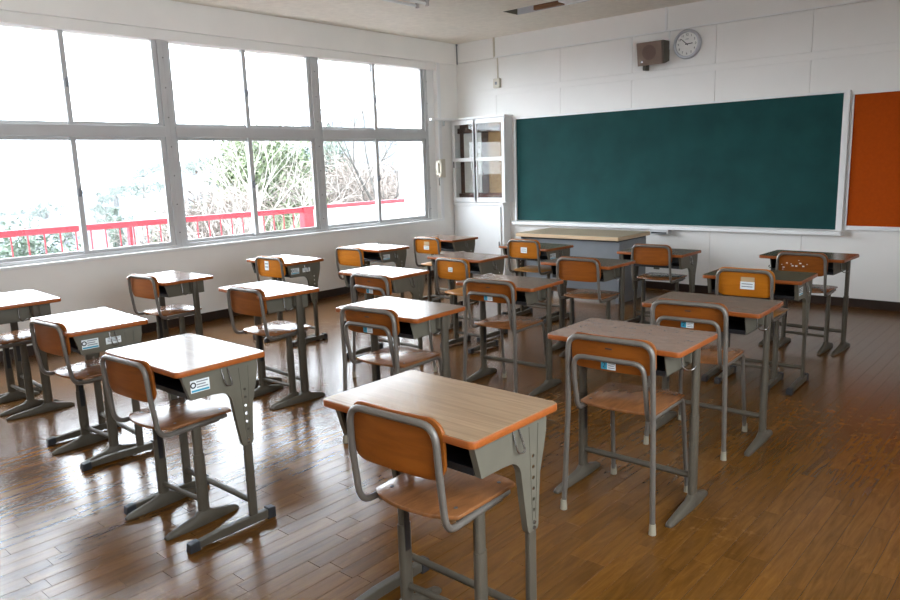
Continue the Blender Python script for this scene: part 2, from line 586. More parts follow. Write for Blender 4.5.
# ---- window wall
wl = MB()
YJ = 7.93
wl.box(-0.2, 0, Y0 - 0.2, D + 0.012, -0.12, SILL - 0.01)
wl.box(-0.2, 0, Y0 - 0.2, WIN_Y[0], SILL - 0.01, 2.76)
wl.box(-0.2, 0, YJ, D + 0.012, SILL - 0.01, 2.76)
wl.box(-0.2, 0, Y0 - 0.2, D + 0.012, 2.76, H + 0.006)
wl = struct(wl.build('wall_left', 'wall_cream'))
MB().box(-0.14, -0.06, WIN_Y[-1], YJ, SILL - 0.01, WTOP).build('filler_panel', 'white_gloss', wl)
o = MB().box(0, 0.03, Y0, D - 0.0, 2.76, H).build('trim_2', 'wall_cream'); struct(o)          # beam over the windows
o = MB().box(-0.2, -0.012, WIN_Y[0], YJ, 2.672, 2.76).build('trim_3', 'wall_cream'); struct(o)  # blind box under the beam
o = MB().box(0, 0.014, YJ, YJ + 0.055, SILL - 0.03, 2.76).build('trim_4', 'white_gloss', bevel=0.002); struct(o)
o = MB().box(-0.2, 0.018, WIN_Y[0] - 0.03, YJ + 0.03, SILL - 0.034, SILL - 0.008).build('trim_5', 'white_gloss', bevel=0.003); struct(o)
o = MB().box(0, 0.012, Y0, D - 0.012, 0.0, 0.087).build('baseboard_left', 'dark_base', bevel=0.002); struct(o)

# ---- the two walls behind the camera
m = MB().box(W, W + 0.2, Y0 - 0.2, D + 0.2, -0.12, CORR_Z[0]).box(W, W + 0.2, Y0 - 0.2, D + 0.2, CORR_Z[1], H + 0.006)
m.box(W, W + 0.2, Y0 - 0.2, CORR_Y[0], *CORR_Z).box(W, W + 0.2, CORR_Y[-1], D + 0.2, *CORR_Z)
wr = struct(m.build('wall_right', 'wall_white'))
wb = struct(MB().box(0, W, Y0 - 0.2, Y0, -0.12, H + 0.006).build('wall_back', 'wall_white'))
o = MB().box(W - 0.012, W, Y0, D - 0.012, 0, 0.085).build('baseboard_right', 'dark_base'); struct(o)
o = MB().box(0.012, W - 0.012, Y0, Y0 + 0.012, 0, 0.085).build('baseboard_back', 'dark_base'); struct(o)

# ---- windows: frame, transom, four sliding sashes each
FX = -0.10
def sash(win, y0, y1, z0, z1, xo, latch_y):
    sw, rw = 0.045, 0.03
    m = MB()
    for q in ((y0, y0 + sw, z0, z1), (y1 - sw, y1, z0, z1), (y0 + sw, y1 - sw, z0, z0 + rw), (y0 + sw, y1 - sw, z1 - rw, z1)):
        m.box(xo - 0.013, xo + 0.013, *q)
    s_ = m.build('sash', 'aluminium', win, bevel=0.002, bseg=1)
    MB().box(xo - 0.0025, xo + 0.0025, y0 + sw - 0.004, y1 - sw + 0.004, z0 + rw - 0.004, z1 - rw + 0.004).build('pane', 'window_glass', s_)
    if latch_y is not None:
        zc = z0 + (z1 - z0) * 0.42 if z0 > 1.5 else z0 + (z1 - z0) * 0.53
        l = MB().box(xo + 0.013, xo + 0.022, latch_y - 0.012, latch_y + 0.012, zc - 0.035, zc + 0.035)
        l.cyl((xo + 0.022, latch_y, zc), 0.016, 0.014, 'x', 10)
        l.box(xo + 0.03, xo + 0.038, latch_y - 0.006, latch_y + 0.006, zc - 0.01, zc + 0.05)
        l.build('latch', 'print_grey', s_, smooth=40)
for i in range(4):
    ya, yb, ym = WIN_Y[i], WIN_Y[i + 1], WIN_MID[i]
    w_ = thing('window_%d' % (i + 1), None, None, (0, 0, 0))
    w_['kind'] = 'structure'
    m = MB()
    mw = 0.052
    m.box(FX - 0.05, FX + 0.045, ya, ya + mw, SILL - 0.008, WTOP)
    m.box(FX - 0.05, FX + 0.045, yb - mw, yb, SILL - 0.008, WTOP)
    m.box(FX - 0.05, FX + 0.045, ya + mw, yb - mw, WTOP - 0.03, WTOP)
    m.box(FX - 0.05, FX + 0.045, ya + mw, yb - mw, SILL - 0.008, SILL + 0.022)
    fr_ = m.build('frame', 'aluminium', w_, bevel=0.002, bseg=1)
    MB().box(FX - 0.05, FX + 0.055, ya + mw, yb - mw, TR0, TR1).build('transom', 'aluminium', w_, bevel=0.003, bseg=1)
    sc_ = MB()
    for k in range(7):
        sc_.cyl((FX + 0.0445, yb - 0.006, 0.9 + k * 0.27), 0.006, 0.003, 'x', 8)
    sc_.build('screw', 'screw', fr_)
    for z0, z1 in ((SILL + 0.022, TR0), (TR1, WTOP - 0.03)):
        sash(w_, ya + mw, ym + 0.024, z0, z1, FX - 0.018, None)
        sash(w_, ym - 0.024, yb - mw, z0, z1, FX + 0.014, ym)

for i in range(4):
    ya, yb = CORR_Y[i], CORR_Y[i + 1]
    w_ = thing('window_%d' % (i + 5), None, None)
    w_['kind'] = 'structure'
    z0, z1 = CORR_Z
    m = MB()
    for q in ((ya, ya + 0.045, z0, z1), (yb - 0.045, yb, z0, z1), (ya + 0.045, yb - 0.045, z0, z0 + 0.045), (ya + 0.045, yb - 0.045, z1 - 0.045, z1), ((ya + yb) / 2 - 0.03, (ya + yb) / 2 + 0.03, z0 + 0.045, z1 - 0.045)):
        m.box(W + 0.06, W + 0.13, *q)
    m.build('frame', 'aluminium', w_)
    for a, b in ((ya + 0.045, (ya + yb) / 2 - 0.03), ((ya + yb) / 2 + 0.03, yb - 0.045)):
        MB().box(W + 0.09, W + 0.095, a, b, z0 + 0.045, z1 - 0.045).build('pane', 'window_glass', w_)

# ================================================================== ON THE FRONT WALL
BX0, BX1, BZ0, BZ1 = 0.985, 4.725, 0.735, 1.995
bb = thing('blackboard', 'wide dark green blackboard in a white frame on the front wall', 'blackboard', ((BX0 + BX1) / 2, D, BZ0))
bb_off = Vector(bb.location)
def rel(m, off):
    m.v = [tuple(Vector(v) - off) for v in m.v]
    return m
rel(MB().box(BX0, BX1, D - 0.022, D, BZ0, BZ1), bb_off).build('writing_surface', 'board_green', bb)
for q in ((BX0 - 0.028, BX0, BZ0 - 0.01, BZ1 + 0.022), (BX1, BX1 + 0.055, BZ0 - 0.01, BZ1 + 0.022)):
    rel(MB().box(q[0], q[1], D - 0.045, D, q[2], q[3]), bb_off).build('side_frame', 'white_gloss', bb, bevel=0.003)
rel(MB().box(BX0, BX1, D - 0.04, D, BZ1, BZ1 + 0.022), bb_off).build('top_frame', 'white_gloss', bb, bevel=0.003)
tr = MB().prism(rrect(BX0 - 0.07, BX1 + 0.07, D - 0.085, D - 0.0005, 0.03, 4), BZ0 - 0.052, BZ0 - 0.012, 'z')
rel(tr, bb_off).build('chalk_tray', 'white_gloss', bb, bevel=0.004)

nb = thing('notice_board', 'orange felt notice board with a white frame beside the blackboard', 'notice board', (5.85, D, 0.76))
o_ = Vector(nb.location)
NX0, NX1 = 4.80, 6.95
rel(MB().box(NX0 + 0.012, NX1 - 0.012, D - 0.018, D, 0.775, 1.972), o_).build('felt_panel', 'board_orange', nb)
for q in ((NX0, NX1, 1.972, 1.995), (NX0, NX1, 0.735, 0.775)):
    rel(MB().box(q[0], q[1], D - 0.03, D, q[2], q[3]), o_).build('frame_rail', 'white_gloss', nb, bevel=0.003)
for x in (NX0, NX1 - 0.012):
    rel(MB().box(x, x + 0.012, D - 0.03, D, 0.775, 1.972), o_).build('frame_stile', 'white_gloss', nb)

# eraser cleaner under the tray
ec = thing('eraser_cleaner', 'small grey box fixed under the chalk tray', 'eraser cleaner', (2.96, D - 0.05, 0.60))
MB().box(-0.11, 0.11, -0.04, 0.05, 0.03, 0.083).build('case', 'aluminium', ec, bevel=0.005)
MB().box(-0.09, 0.09, -0.043, -0.039, 0.04, 0.055).build('slot', 'black_plastic', ec)
# outlet
ou = thing('wall_outlet', 'grey socket plate low on the wall under the blackboard', 'outlet', (2.90, D, 0.28))
MB().box(-0.035, 0.035, -0.008, 0, -0.055, 0.055).build('plate', 'desk_steel', ou, bevel=0.003)
for z in (-0.022, 0.022):
    MB().box(-0.016, 0.016, -0.0095, -0.007, z - 0.012, z + 0.012).build('socket', 'beige_plastic', ou)

# raceway (surface wiring duct) pieces
wd = thing('wiring_duct', 'thin white cable duct running along the wall above the blackboard', 'cable duct', (0.66, D, 2.78))
MB().box(0.0, W - 0.66, -0.034, -0.022, -0.008, 0.008).build('long_run', 'white_gloss', wd)
MB().box(-0.012, 0.010, -0.036, -0.022, 0.0, H - 2.78).build('riser', 'beige_plastic', wd)
MB().box(2.295, 2.317, -0.036, -0.022, 0.008, H - 2.78).build('riser', 'white_gloss', wd)
MB().box(2.33, 2.342, -0.012, 0, -0.19, -0.005).build('drop', 'white_gloss', wd)
MB().box(0.028, 0.040, -0.012, 0, -0.26, -0.005).build('drop', 'beige_plastic', wd)
sw_ = thing('wall_switch', 'small beige switch box on the wall above the white cabinet', 'switch', (0.69, D, 2.46))
MB().box(-0.05, 0.05, -0.035, 0, -0.055, 0.06).build('case', 'beige_plastic', sw_, bevel=0.004)
MB().box(-0.02, 0.012, -0.038, -0.034, -0.015, 0.02).build('button', 'print_grey', sw_)
cp = thing('corner_pipe', 'short grey conduit in the ceiling corner beside the windows', 'conduit', (0.045, D - 0.035, 2.76))
MB().tube([(0, 0, 0), (0, 0, 0.25)], 0.008, 8).build('pipe', 'print_grey', cp, smooth=50)
MB().tube([(0, 0, 0.235), (0, 0, 0.256)], 0.013, 8).build('collar', 'print_grey', cp, smooth=50)

# loudspeaker
sp = thing('loudspeaker', 'brown wooden wall loudspeaker with round grille beside the clock', 'loudspeaker', (2.85, D, 2.56))
m = MB()
SWD, SHT = 0.30, 0.24
hx = SWD / 2
v = [(-hx, 0, -0.085), (hx, 0, -0.085), (hx, 0, SHT / 2), (-hx, 0, SHT / 2), (-hx, -0.12, -SHT / 2), (hx, -0.12, -SHT / 2), (hx, -0.16, SHT / 2 - 0.005), (-hx, -0.16, SHT / 2 - 0.005)]
m.add(v, [(0, 1, 2, 3), (4, 7, 6, 5), (0, 4, 5, 1), (3, 2, 6, 7), (0, 3, 7, 4), (1, 5, 6, 2)])
m.build('cabinet', 'speaker_side', sp, bevel=0.004)
tilt = math.atan2(0.04, SHT - 0.005)
fp = Matrix.Translation((0, -0.14, -0.0025)) @ Matrix.Rotation(tilt, 4, 'X')
m = MB().box(-hx - 0.001, hx - 0.018, -0.012, -0.001, -SHT / 2 + 0.002, SHT / 2 - 0.002, fp)
fr_ = m.build('front_baffle', 'speaker_brown', sp, bevel=0.003)
m = MB().cyl((-0.012, -0.014, 0.012), 0.077, 0.003, 'y', 28)
m.v = [tuple(fp @ Vector(v)) for v in m.v]
m.build('grille', 'speaker_mesh', fr_, smooth=40)
m = MB().cyl((-0.098, -0.016, -0.078), 0.012, 0.006, 'y', 12)
m.v = [tuple(fp @ Vector(v)) for v in m.v]
m.build('badge', 'bright_metal', fr_, smooth=40)
MB().box(-0.11, -0.075, -0.10, -0.01, -0.165, -0.10).build('bracket', 'speaker_side', sp, bevel=0.004)

# clock
ck = thing('wall_clock', 'round silver wall clock with white dial above the blackboard', 'clock', (3.20, D, 2.618))
CR = 0.148
def ring(r_in, r_out, y0, y1, ymid, n=40):
    m = MB()
    prof = [(r_out, 0.0), (r_out, y0), (r_out - 0.010, y1), (r_in + 0.004, y1), (r_in, ymid)]
    vs_, fs = [], []
    for k in range(n):
        a = 2 * math.pi * k / n
        for r_, y_ in prof:
            vs_.append((r_ * math.cos(a), y_, r_ * math.sin(a)))
    q = len(prof)
    for k in range(n):
        for j in range(q - 1):
            k2 = (k + 1) % n
            fs.append((k * q + j, k * q + j + 1, k2 * q + j + 1, k2 * q + j))
    return m.add(vs_, fs)
ring(CR - 0.030, CR, -0.03, -0.042, -0.026).build('rim', 'clock_rim', ck, smooth=35)
dial = MB().cyl((0, -0.026, 0), CR - 0.028, 0.024, 'y', 40).build('dial', 'clock_face', ck, smooth=40)
for hnum in range(1, 13):
    a = R(90 - 30 * hnum)
    o = link('numeral', text_mesh(str(hnum), 0.032, 'print_black'), dial, (0.094 * math.cos(a), -0.027, 0.094 * math.sin(a)))
    o.rotation_euler = (R(90), 0, 0)
MB().box(-0.018, 0.018, -0.0268, -0.0262, 0.048, 0.053).build('maker_mark', 'print_grey', dial)
def hand(name, ang, ln, wd_, y):
    m = MB().box(-wd_, wd_, y - 0.0015, y, -0.018, ln)
    o = m.build(name, 'print_black', ck)
    o.rotation_euler = (0, R(ang), 0)
hand('hour_hand', 86, 0.062, 0.0045, -0.029)
hand('minute_hand', 312, 0.086, 0.0035, -0.031)
MB().cyl((0, -0.036, 0), 0.006, 0.010, 'y', 12).build('hub', 'print_black', ck, smooth=40)

# glass-fronted corner cabinet
CX0, CX1, CY, CZ0, CZ1 = 0.016, 0.905, D - 0.15, 0.965, 2.035
cb_ = thing('display_cabinet', 'white glass-fronted cabinet in the corner beside the blackboard', 'cabinet', ((CX0 + CX1) / 2, D, 0))
co = Vector(cb_.location)
def crel(m): return rel(m, co)
t = 0.022
m = MB()
m.box(CX0, CX0 + t, CY + 0.002, D, CZ0, CZ1).box(CX1 - t, CX1, CY + 0.002, D, CZ0, CZ1)
m.box(CX0 + t, CX1 - t, CY + 0.002, D, CZ0, CZ0 + t).box(CX0 + t, CX1 - t, CY + 0.002, D, CZ1 - t, CZ1)
crel(m).build('case', 'white_gloss', cb_)
crel(MB().box(CX0 + t, CX1 - t, D - 0.014, D - 0.001, CZ0 + t, CZ1 - t)).build('back_panel', 'brown_wood', cb_)
xm = (CX0 + CX1) / 2
crel(MB().box(xm + 0.08, CX1 - 0.05, D - 0.03, D - 0.014, CZ0 + 0.12, CZ1 - 0.05)).build('tan_reflection_panel', 'reflection_tan', cb_)  # added panel, stands in for the tan mirrored in the right pane
crel(MB().box(CX0 + 0.10, xm - 0.05, D - 0.025, D - 0.014, CZ0 + 0.12, CZ1 - 0.17)).build('white_reflection_sheet', 'paint_white', cb_)  # added white sheet, stands in for bright outdoors mirrored in the left pane
crel(MB().box(CX0 + t, CX1 - t, D - 0.06, D - 0.031, CZ1 - 0.17, CZ1 - 0.10)).build('brown_reflection_rail', 'brown_wood', cb_)  # this bar and the next are added for brown bands mirrored in the glass
crel(MB().box(CX0 + t, CX1 - t, D - 0.06, D - 0.031, CZ0 + 0.05, CZ0 + 0.11)).build('brown_reflection_rail', 'brown_wood', cb_)
def cdoor(x0, x1):
    z0, z1 = CZ0 + 0.012, CZ1 - 0.012
    m = MB()
    st, zc = 0.050, (z0 + z1) / 2 + 0.02
    for q in ((x0, x0 + st, z0, z1), (x1 - st, x1, z0, z1), (x0 + st, x1 - st, z0, z0 + st), (x0 + st, x1 - st, z1 - st, z1), (x0 + st, x1 - st, zc - 0.024, zc + 0.024)):
        m.box(q[0], q[1], CY - 0.02, CY + 0.001, q[2], q[3])
    d = crel(m).build('door', 'white_gloss', cb_, bevel=0.002, bseg=1)
    for a, b in ((z0 + st, zc - 0.024), (zc + 0.024, z1 - st)):
        crel(MB().box(x0 + st - 0.003, x1 - st + 0.003, CY - 0.010, CY - 0.006, a - 0.003, b + 0.003)).build('pane', 'cabinet_glass', d)
    crel(MB().box(x0 + 0.02, x0 + 0.036, CY - 0.024, CY - 0.019, zc - 0.10, zc - 0.02)).build('finger_pull', 'black_plastic', d)
cdoor(CX0 + 0.010, 0.436)
cdoor(0.400, CX1 - 0.002)
crel(MB().box(CX0 - 0.002, CX1 + 0.02, CY - 0.035, D, CZ1, CZ1 + 0.024)).build('top_board', 'white_gloss', cb_, bevel=0.003)

lc = thing('base_cupboard', 'plain white two-door cupboard standing on the floor under the display cabinet', 'cupboard', ((CX0 + CX1) / 2, D, 0))
crel(MB().box(CX0, CX1 - 0.05, CY + 0.004, D, 0.0, CZ0 - 0.003)).build('body', 'white_gloss', lc)
for x0, x1 in ((CX0 + 0.07, CX0 + 0.43), (CX0 + 0.425, CX1 - 0.09)):
    d = crel(MB().box(x0, x1, CY - 0.014, CY + 0.0035, 0.09, CZ0 - 0.06)).build('door', 'white_gloss', lc, bevel=0.002)
crel(MB().box(CX1 - 0.125, CX1 - 0.11, CY - 0.018, CY - 0.0135, 0.38, 0.46)).build('finger_pull', 'black_plastic', d)
crel(MB().box(CX0, CX1 - 0.04, CY - 0.025, CY + 0.0035, CZ0 - 0.035, CZ0 - 0.003)).build('ledge', 'white_gloss', lc, bevel=0.003)

ws_ = thing('corner_shelf', 'narrow white shelf board on the window pier beside the cabinet', 'shelf', (0, 8.0, 2.035))
MB().prism([(0.016, -0.25), (0.05, -0.25), (0.15, 0.02), (0.15, 0.13), (0.016, 0.13)], -0.006, 0.026, 'z').build('board', 'white_gloss', ws_, bevel=0.003)
MB().box(0.016, 0.04, 0.0, 0.02, -0.07, 0.0).build('bracket', 'aluminium', ws_)

ph = thing('wall_telephone', 'beige wall telephone on the pier between windows and cabinet', 'telephone', (0.0145, 7.905, 1.42))
MB().box(0, 0.05, 0.0, 0.075, -0.12, 0.12).build('base', 'beige_plastic', ph, bevel=0.008)
hd = MB().tube(fillet([(0.062, -0.055, 0.105), (0.092, -0.055, 0.06), (0.092, -0.055, -0.06), (0.062, -0.055, -0.105)], 0.05), [0.024, 0.024, 0.02, 0.016, 0.016, 0.016, 0.016, 0.016, 0.016, 0.016, 0.016, 0.02, 0.024, 0.024], 10)
hd.build('handset', 'beige_plastic', ph, smooth=50)
MB().box(0.0, 0.05, -0.07, 0.0, -0.09, 0.09).build('cradle', 'beige_plastic', ph, bevel=0.006)
cord = [(0.05 + 0.006 * math.cos(k * 1.3), -0.055 + 0.01 * math.sin(k * 1.3), -0.12 - 0.0022 * k) for k in range(46)]
MB().tube(cord, 0.0022, 5).build('cord', 'desk_steel', ph, smooth=60)

# ceiling lamp trough and hanging lamp
lt = thing('lamp_trough', 'recessed ceiling lamp trough with wood joist showing inside near the blackboard', 'ceiling lamp', ((RX0 + RX1) / 2, (RY0 + RY1) / 2, H))
lo_ = Vector(lt.location)
DZ = 0.13
rel(MB().box(RX0, RX1, RY1 - 0.006, RY1 - 0.0005, H + 0.0, H + DZ), lo_).build('side_plate', 'reflector', lt)
rel(MB().box(RX0, RX1, RY0 + 0.0005, RY0 + 0.006, H + 0.0, H + DZ), lo_).build('side_plate', 'reflector', lt)
rel(MB().box(RX0 + 0.0005, RX0 + 0.006, RY0 + 0.006, RY1 - 0.006, H, H + DZ), lo_).build('end_plate', 'desk_steel', lt)
rel(MB().box(RX1 - 0.006, RX1 - 0.0005, RY0 + 0.006, RY1 - 0.006, H, H + DZ), lo_).build('end_plate', 'desk_steel', lt)
rel(MB().box(RX0, RX1, RY0, RY1, H + DZ, H + DZ + 0.01), lo_).build('top_plate', 'reflector', lt)
rel(MB().box(1.945, 2.30, RY1 - 0.05, RY1 - 0.006, H + 0.004, H + DZ), lo_).build('joist', 'joist_wood', lt)
rel(MB().box(2.33, RX1 - 0.01, RY0 + 0.09, RY1 - 0.01, H + 0.004, H + DZ), lo_).build('lamp_housing', 'lamp_white', lt, bevel=0.005)
rel(MB().tube([(2.36, RY0 + 0.05, H + 0.05), (RX1 - 0.03, RY0 + 0.05, H + 0.05)], 0.014, 10), lo_).build('lamp_tube', 'lamp_white', lt, smooth=50)

hl = thing('strip_lamp', 'pinkish grey fluorescent strip lamp mounted on the ceiling', 'ceiling lamp', (1.66, 5.35, H))
MB().prism([(-0.075, -0.05), (-0.045, 0.0), (0.045, 0.0), (0.075, -0.05)], -0.62, 0.62, 'y').build('housing', 'lamp_pinkgrey', hl, bevel=0.003)
for sx in (-0.06, 0.065):
    tb = MB().tube([(sx, -0.58, -0.085), (sx, 0.56, -0.085)], 0.0125, 10).build('tube', 'lamp_white', hl, smooth=50)
    for y in (-0.60, 0.585):
        MB().box(sx - 0.016, sx + 0.016, y - 0.012, y + 0.012, -0.105, -0.048).build('lamp_holder', 'lamp_pinkgrey', hl, bevel=0.003)

# ================================================================== TEACHER'S DESK
td = thing('teacher_desk', 'grey steel teacher desk with pale wood top before the blackboard', 'desk', (2.385, 7.57, 0))
TX, TY = 0.635, 0.35
MB().box(-TX + 0.006, TX - 0.006, -TY + 0.006, TY - 0.006, 0.6905, 0.694).build('top_sheet', 'teacher_top', td)
MB().prism(rrect(-TX, TX, -TY, TY, 0.01, 3), 0.655, 0.691, 'z').build('top_board', 'teacher_edge', td, bevel=0.004)
for s in (-1, 1):
    MB().box(s * (TX - 0.045) - 0.02, s * (TX - 0.045) + 0.02, -TY + 0.07, TY - 0.05, 0.0, 0.64).build('side_panel', 'grey_steel_desk', td, bevel=0.004)
MB().box(-TX + 0.066, TX - 0.066, -TY + 0.09, -TY + 0.108, 0.115, 0.64).build('front_panel', 'grey_steel_desk', td, bevel=0.002)
MB().box(-TX + 0.03, TX - 0.03, -TY + 0.06, TY - 0.05, 0.635, 0.655).build('frame', 'black_plastic', td)
MB().box(-TX + 0.066, TX - 0.066, -TY + 0.16, -TY + 0.19, 0.05, 0.105).build('foot_rail', 'joist_wood', td)
for x in (-0.40, 0.18, 0.30):
    MB().cyl((x, -0.22, 0.693), 0.012, 0.003, 'z', 12).build('screw_cap', 'teacher_edge', td)

# ================================================================== SCHOOL DESKS
H0 = 0.70
def make_top(mname):
    top = MB().prism(rrect(-0.2965, 0.2965, -0.1965, 0.1965, 0.020, 5), H0 - 0.012, H0, 'z').mesh('tabletop', mname, bevel=0.0012, bseg=1)
    return top
edge_mesh = MB().prism(rrect(-0.30, 0.30, -0.20, 0.20, 0.024, 6), H0 - 0.023, H0 - 0.0012, 'z').mesh('edge_band', 'edge_orange', smooth=40, bevel=0.004)
TOPS = {k: make_top(k) for k in ('top_tan', 'top_grey', 'top_olive')}

def cast_foot(y0, y1, yp, w=0.021, hp=0.062):
    """tapered T foot: ridge high at the post, sloping to both ends"""
    prof = [(y0, 0.012, 0.5), (y0 + 0.02, 0.022, 0.75), (yp - 0.045, 0.045, 1.0), (yp - 0.02, hp, 1.0), (yp + 0.02, hp, 1.0), (yp + 0.045, 0.046, 1.0), (y1 - 0.02, 0.024, 0.75), (y1, 0.012, 0.5)]
    m = MB()
    vs_, fs = [], []
    for y, h, k in prof:
        vs_ += [(-w * k, y, 0.0), (-w * k * 1.0, y, h * 0.55), (-w * k * 0.55, y, h), (w * k * 0.55, y, h), (w * k, y, h * 0.55), (w * k, y, 0.0)]
    for i in range(len(prof) - 1):
        for j in range(6):
            j2 = (j + 1) % 6
            fs.append((i * 6 + j, i * 6 + j2, (i + 1) * 6 + j2, (i + 1) * 6 + j))
    fs.append(tuple(range(6)))
    n = (len(prof) - 1) * 6
    fs.append(tuple(n + k for k in range(6)))
    return m.add(vs_, fs)

def oval_post(y, z0, z1, ax, ay, n=12):
    m = MB()
    c = [(ax * math.copysign(abs(math.cos(a)) ** 0.6, math.cos(a)), y + ay * math.copysign(abs(math.sin(a)) ** 0.6, math.sin(a))) for a in [2 * math.pi * k / n for k in range(n)]]
    return m.prism(c, z0, z1, 'z')

def wire_hook(s):
    x = s * 0.276
    pts = [(x, 0.0, 0.665), (x + s * 0.006, 0.004, 0.625), (x + s * 0.012, 0.010, 0.598), (x + s * 0.018, 0.034, 0.596), (x + s * 0.012, 0.030, 0.625), (x, 0.026, 0.665)]
    return MB().tube(fillet(pts, 0.012, 4), 0.0028, 6)

def label_plate(parent, cx, cy, cz, w, h, kind):
    """printed sticker lying in the local XZ plane facing -Y, parent local coords"""
    pl = MB().box(cx - w / 2, cx + w / 2, cy - 0.0008, cy, cz - h / 2, cz + h / 2).build('sticker', 'label_white', parent)
    if kind == 'two':
        MB().box(cx - w / 2, cx - w * 0.08, cy - 0.0012, cy - 0.0008, cz - h / 2, cz + h / 2).build('colour_field', 'label_blue', pl)
        o = link('digit', text_mesh('2', h * 0.95, 'print_black'), pl, (cx - w * 0.29, cy - 0.0016, cz))
        o.rotation_euler = (R(90), 0, 0)
        for k in range(3):
            MB().box(cx + w * 0.0, cx + w * (0.44 - 0.06 * (k % 2)), cy - 0.0012, cy - 0.0008, cz + h * (0.28 - 0.28 * k) - h * 0.05, cz + h * (0.28 - 0.28 * k) + h * 0.06).build('print_line', 'print_grey', pl)
    else:
        for k in range(2):
            MB().box(cx - w * 0.4, cx + w * 0.38, cy - 0.0012, cy - 0.0008, cz + h * (0.2 - 0.35 * k) - h * 0.06, cz + h * (0.2 - 0.35 * k) + h * 0.06).build('print_line', 'print_grey', pl)
    return pl

def side_sticker(parent, s, y0, y1, z0, z1, logo=True):
    x = s * 0.2755
    pl = MB().box(min(x, x + s * 0.0008), max(x, x + s * 0.0008), y0, y1, z0, z1).build('sticker', 'label_white', parent)
    xa, xb = sorted((x + s * 0.0008, x + s * 0.0014))
    h, w = z1 - z0, y1 - y0
    if logo:
        m = MB().prism(circle(y0 + w * 0.14, z0 + h * 0.62, h * 0.26, 14), xa, xb, 'x', holes=[circle(y0 + w * 0.14, z0 + h * 0.62, h * 0.15, 10)])
        m.build('logo', 'print_black', pl)
        MB().box(xa, xb, y0 + 0.003, y1 - 0.003, z0 + 0.003, z0 + h * 0.22).build('print_line', 'label_blue', pl)
    for k in range(3):
        MB().box(xa, xb, y0 + w * (0.32 if logo else 0.1), y0 + w * (0.92 - 0.12 * (k % 2)), z0 + h * (0.84 - 0.22 * k) - h * 0.05, z0 + h * (0.84 - 0.22 * k) + h * 0.05).build('print_line', 'print_grey', pl)

def storage(root, style):
    zt = H0 - 0.024
    if style == 'A':
        xw, y0, yb, zb = 0.2555, -0.150, 0.150, 0.575
    else:
        xw, y0, yb, zb = 0.222, -0.150, 0.150, 0.578
    m = MB()
    m.box(-xw, xw, y0 + 0.012, yb, zb, zb + 0.004)               # pan
    m.box(-xw, xw, yb - 0.004, yb, zb, zt)                        # rear wall
    for s in (-1, 1):
        m.prism([(y0 - 0.015, zt), (y0 + 0.015, zb), (yb, zb), (yb, zt)], *sorted((s * xw, s * (xw - 0.003))), 'x')
    m.build('storage_box', 'desk_steel', root, bevel=0.0)
    # black liner and lip of the tray
    l = MB()
    l.box(-xw + 0.004, xw - 0.004, y0 + 0.016, yb - 0.005, zb + 0.0045, zb + 0.007)
    l.box(-xw + 0.004, xw - 0.004, yb - 0.008, yb - 0.0045, zb + 0.007, zt - 0.002)
    for s in (-1, 1):
        l.prism([(y0 - 0.010, zt - 0.002), (y0 + 0.018, zb + 0.0045), (yb - 0.008, zb + 0.0045), (yb - 0.008, zt - 0.002)], *sorted((s * (xw - 0.0035), s * (xw - 0.006))), 'x')
    l.prism([(y0 + 0.008, zb + 0.001), (y0 + 0.018, zb - 0.002), (y0 + 0.028, zb + 0.004), (y0 + 0.018, zb + 0.022), (y0 + 0.008, zb + 0.022)], -xw + 0.004, xw - 0.004, 'x')
    l.build('tray_liner', 'black_plastic', root)

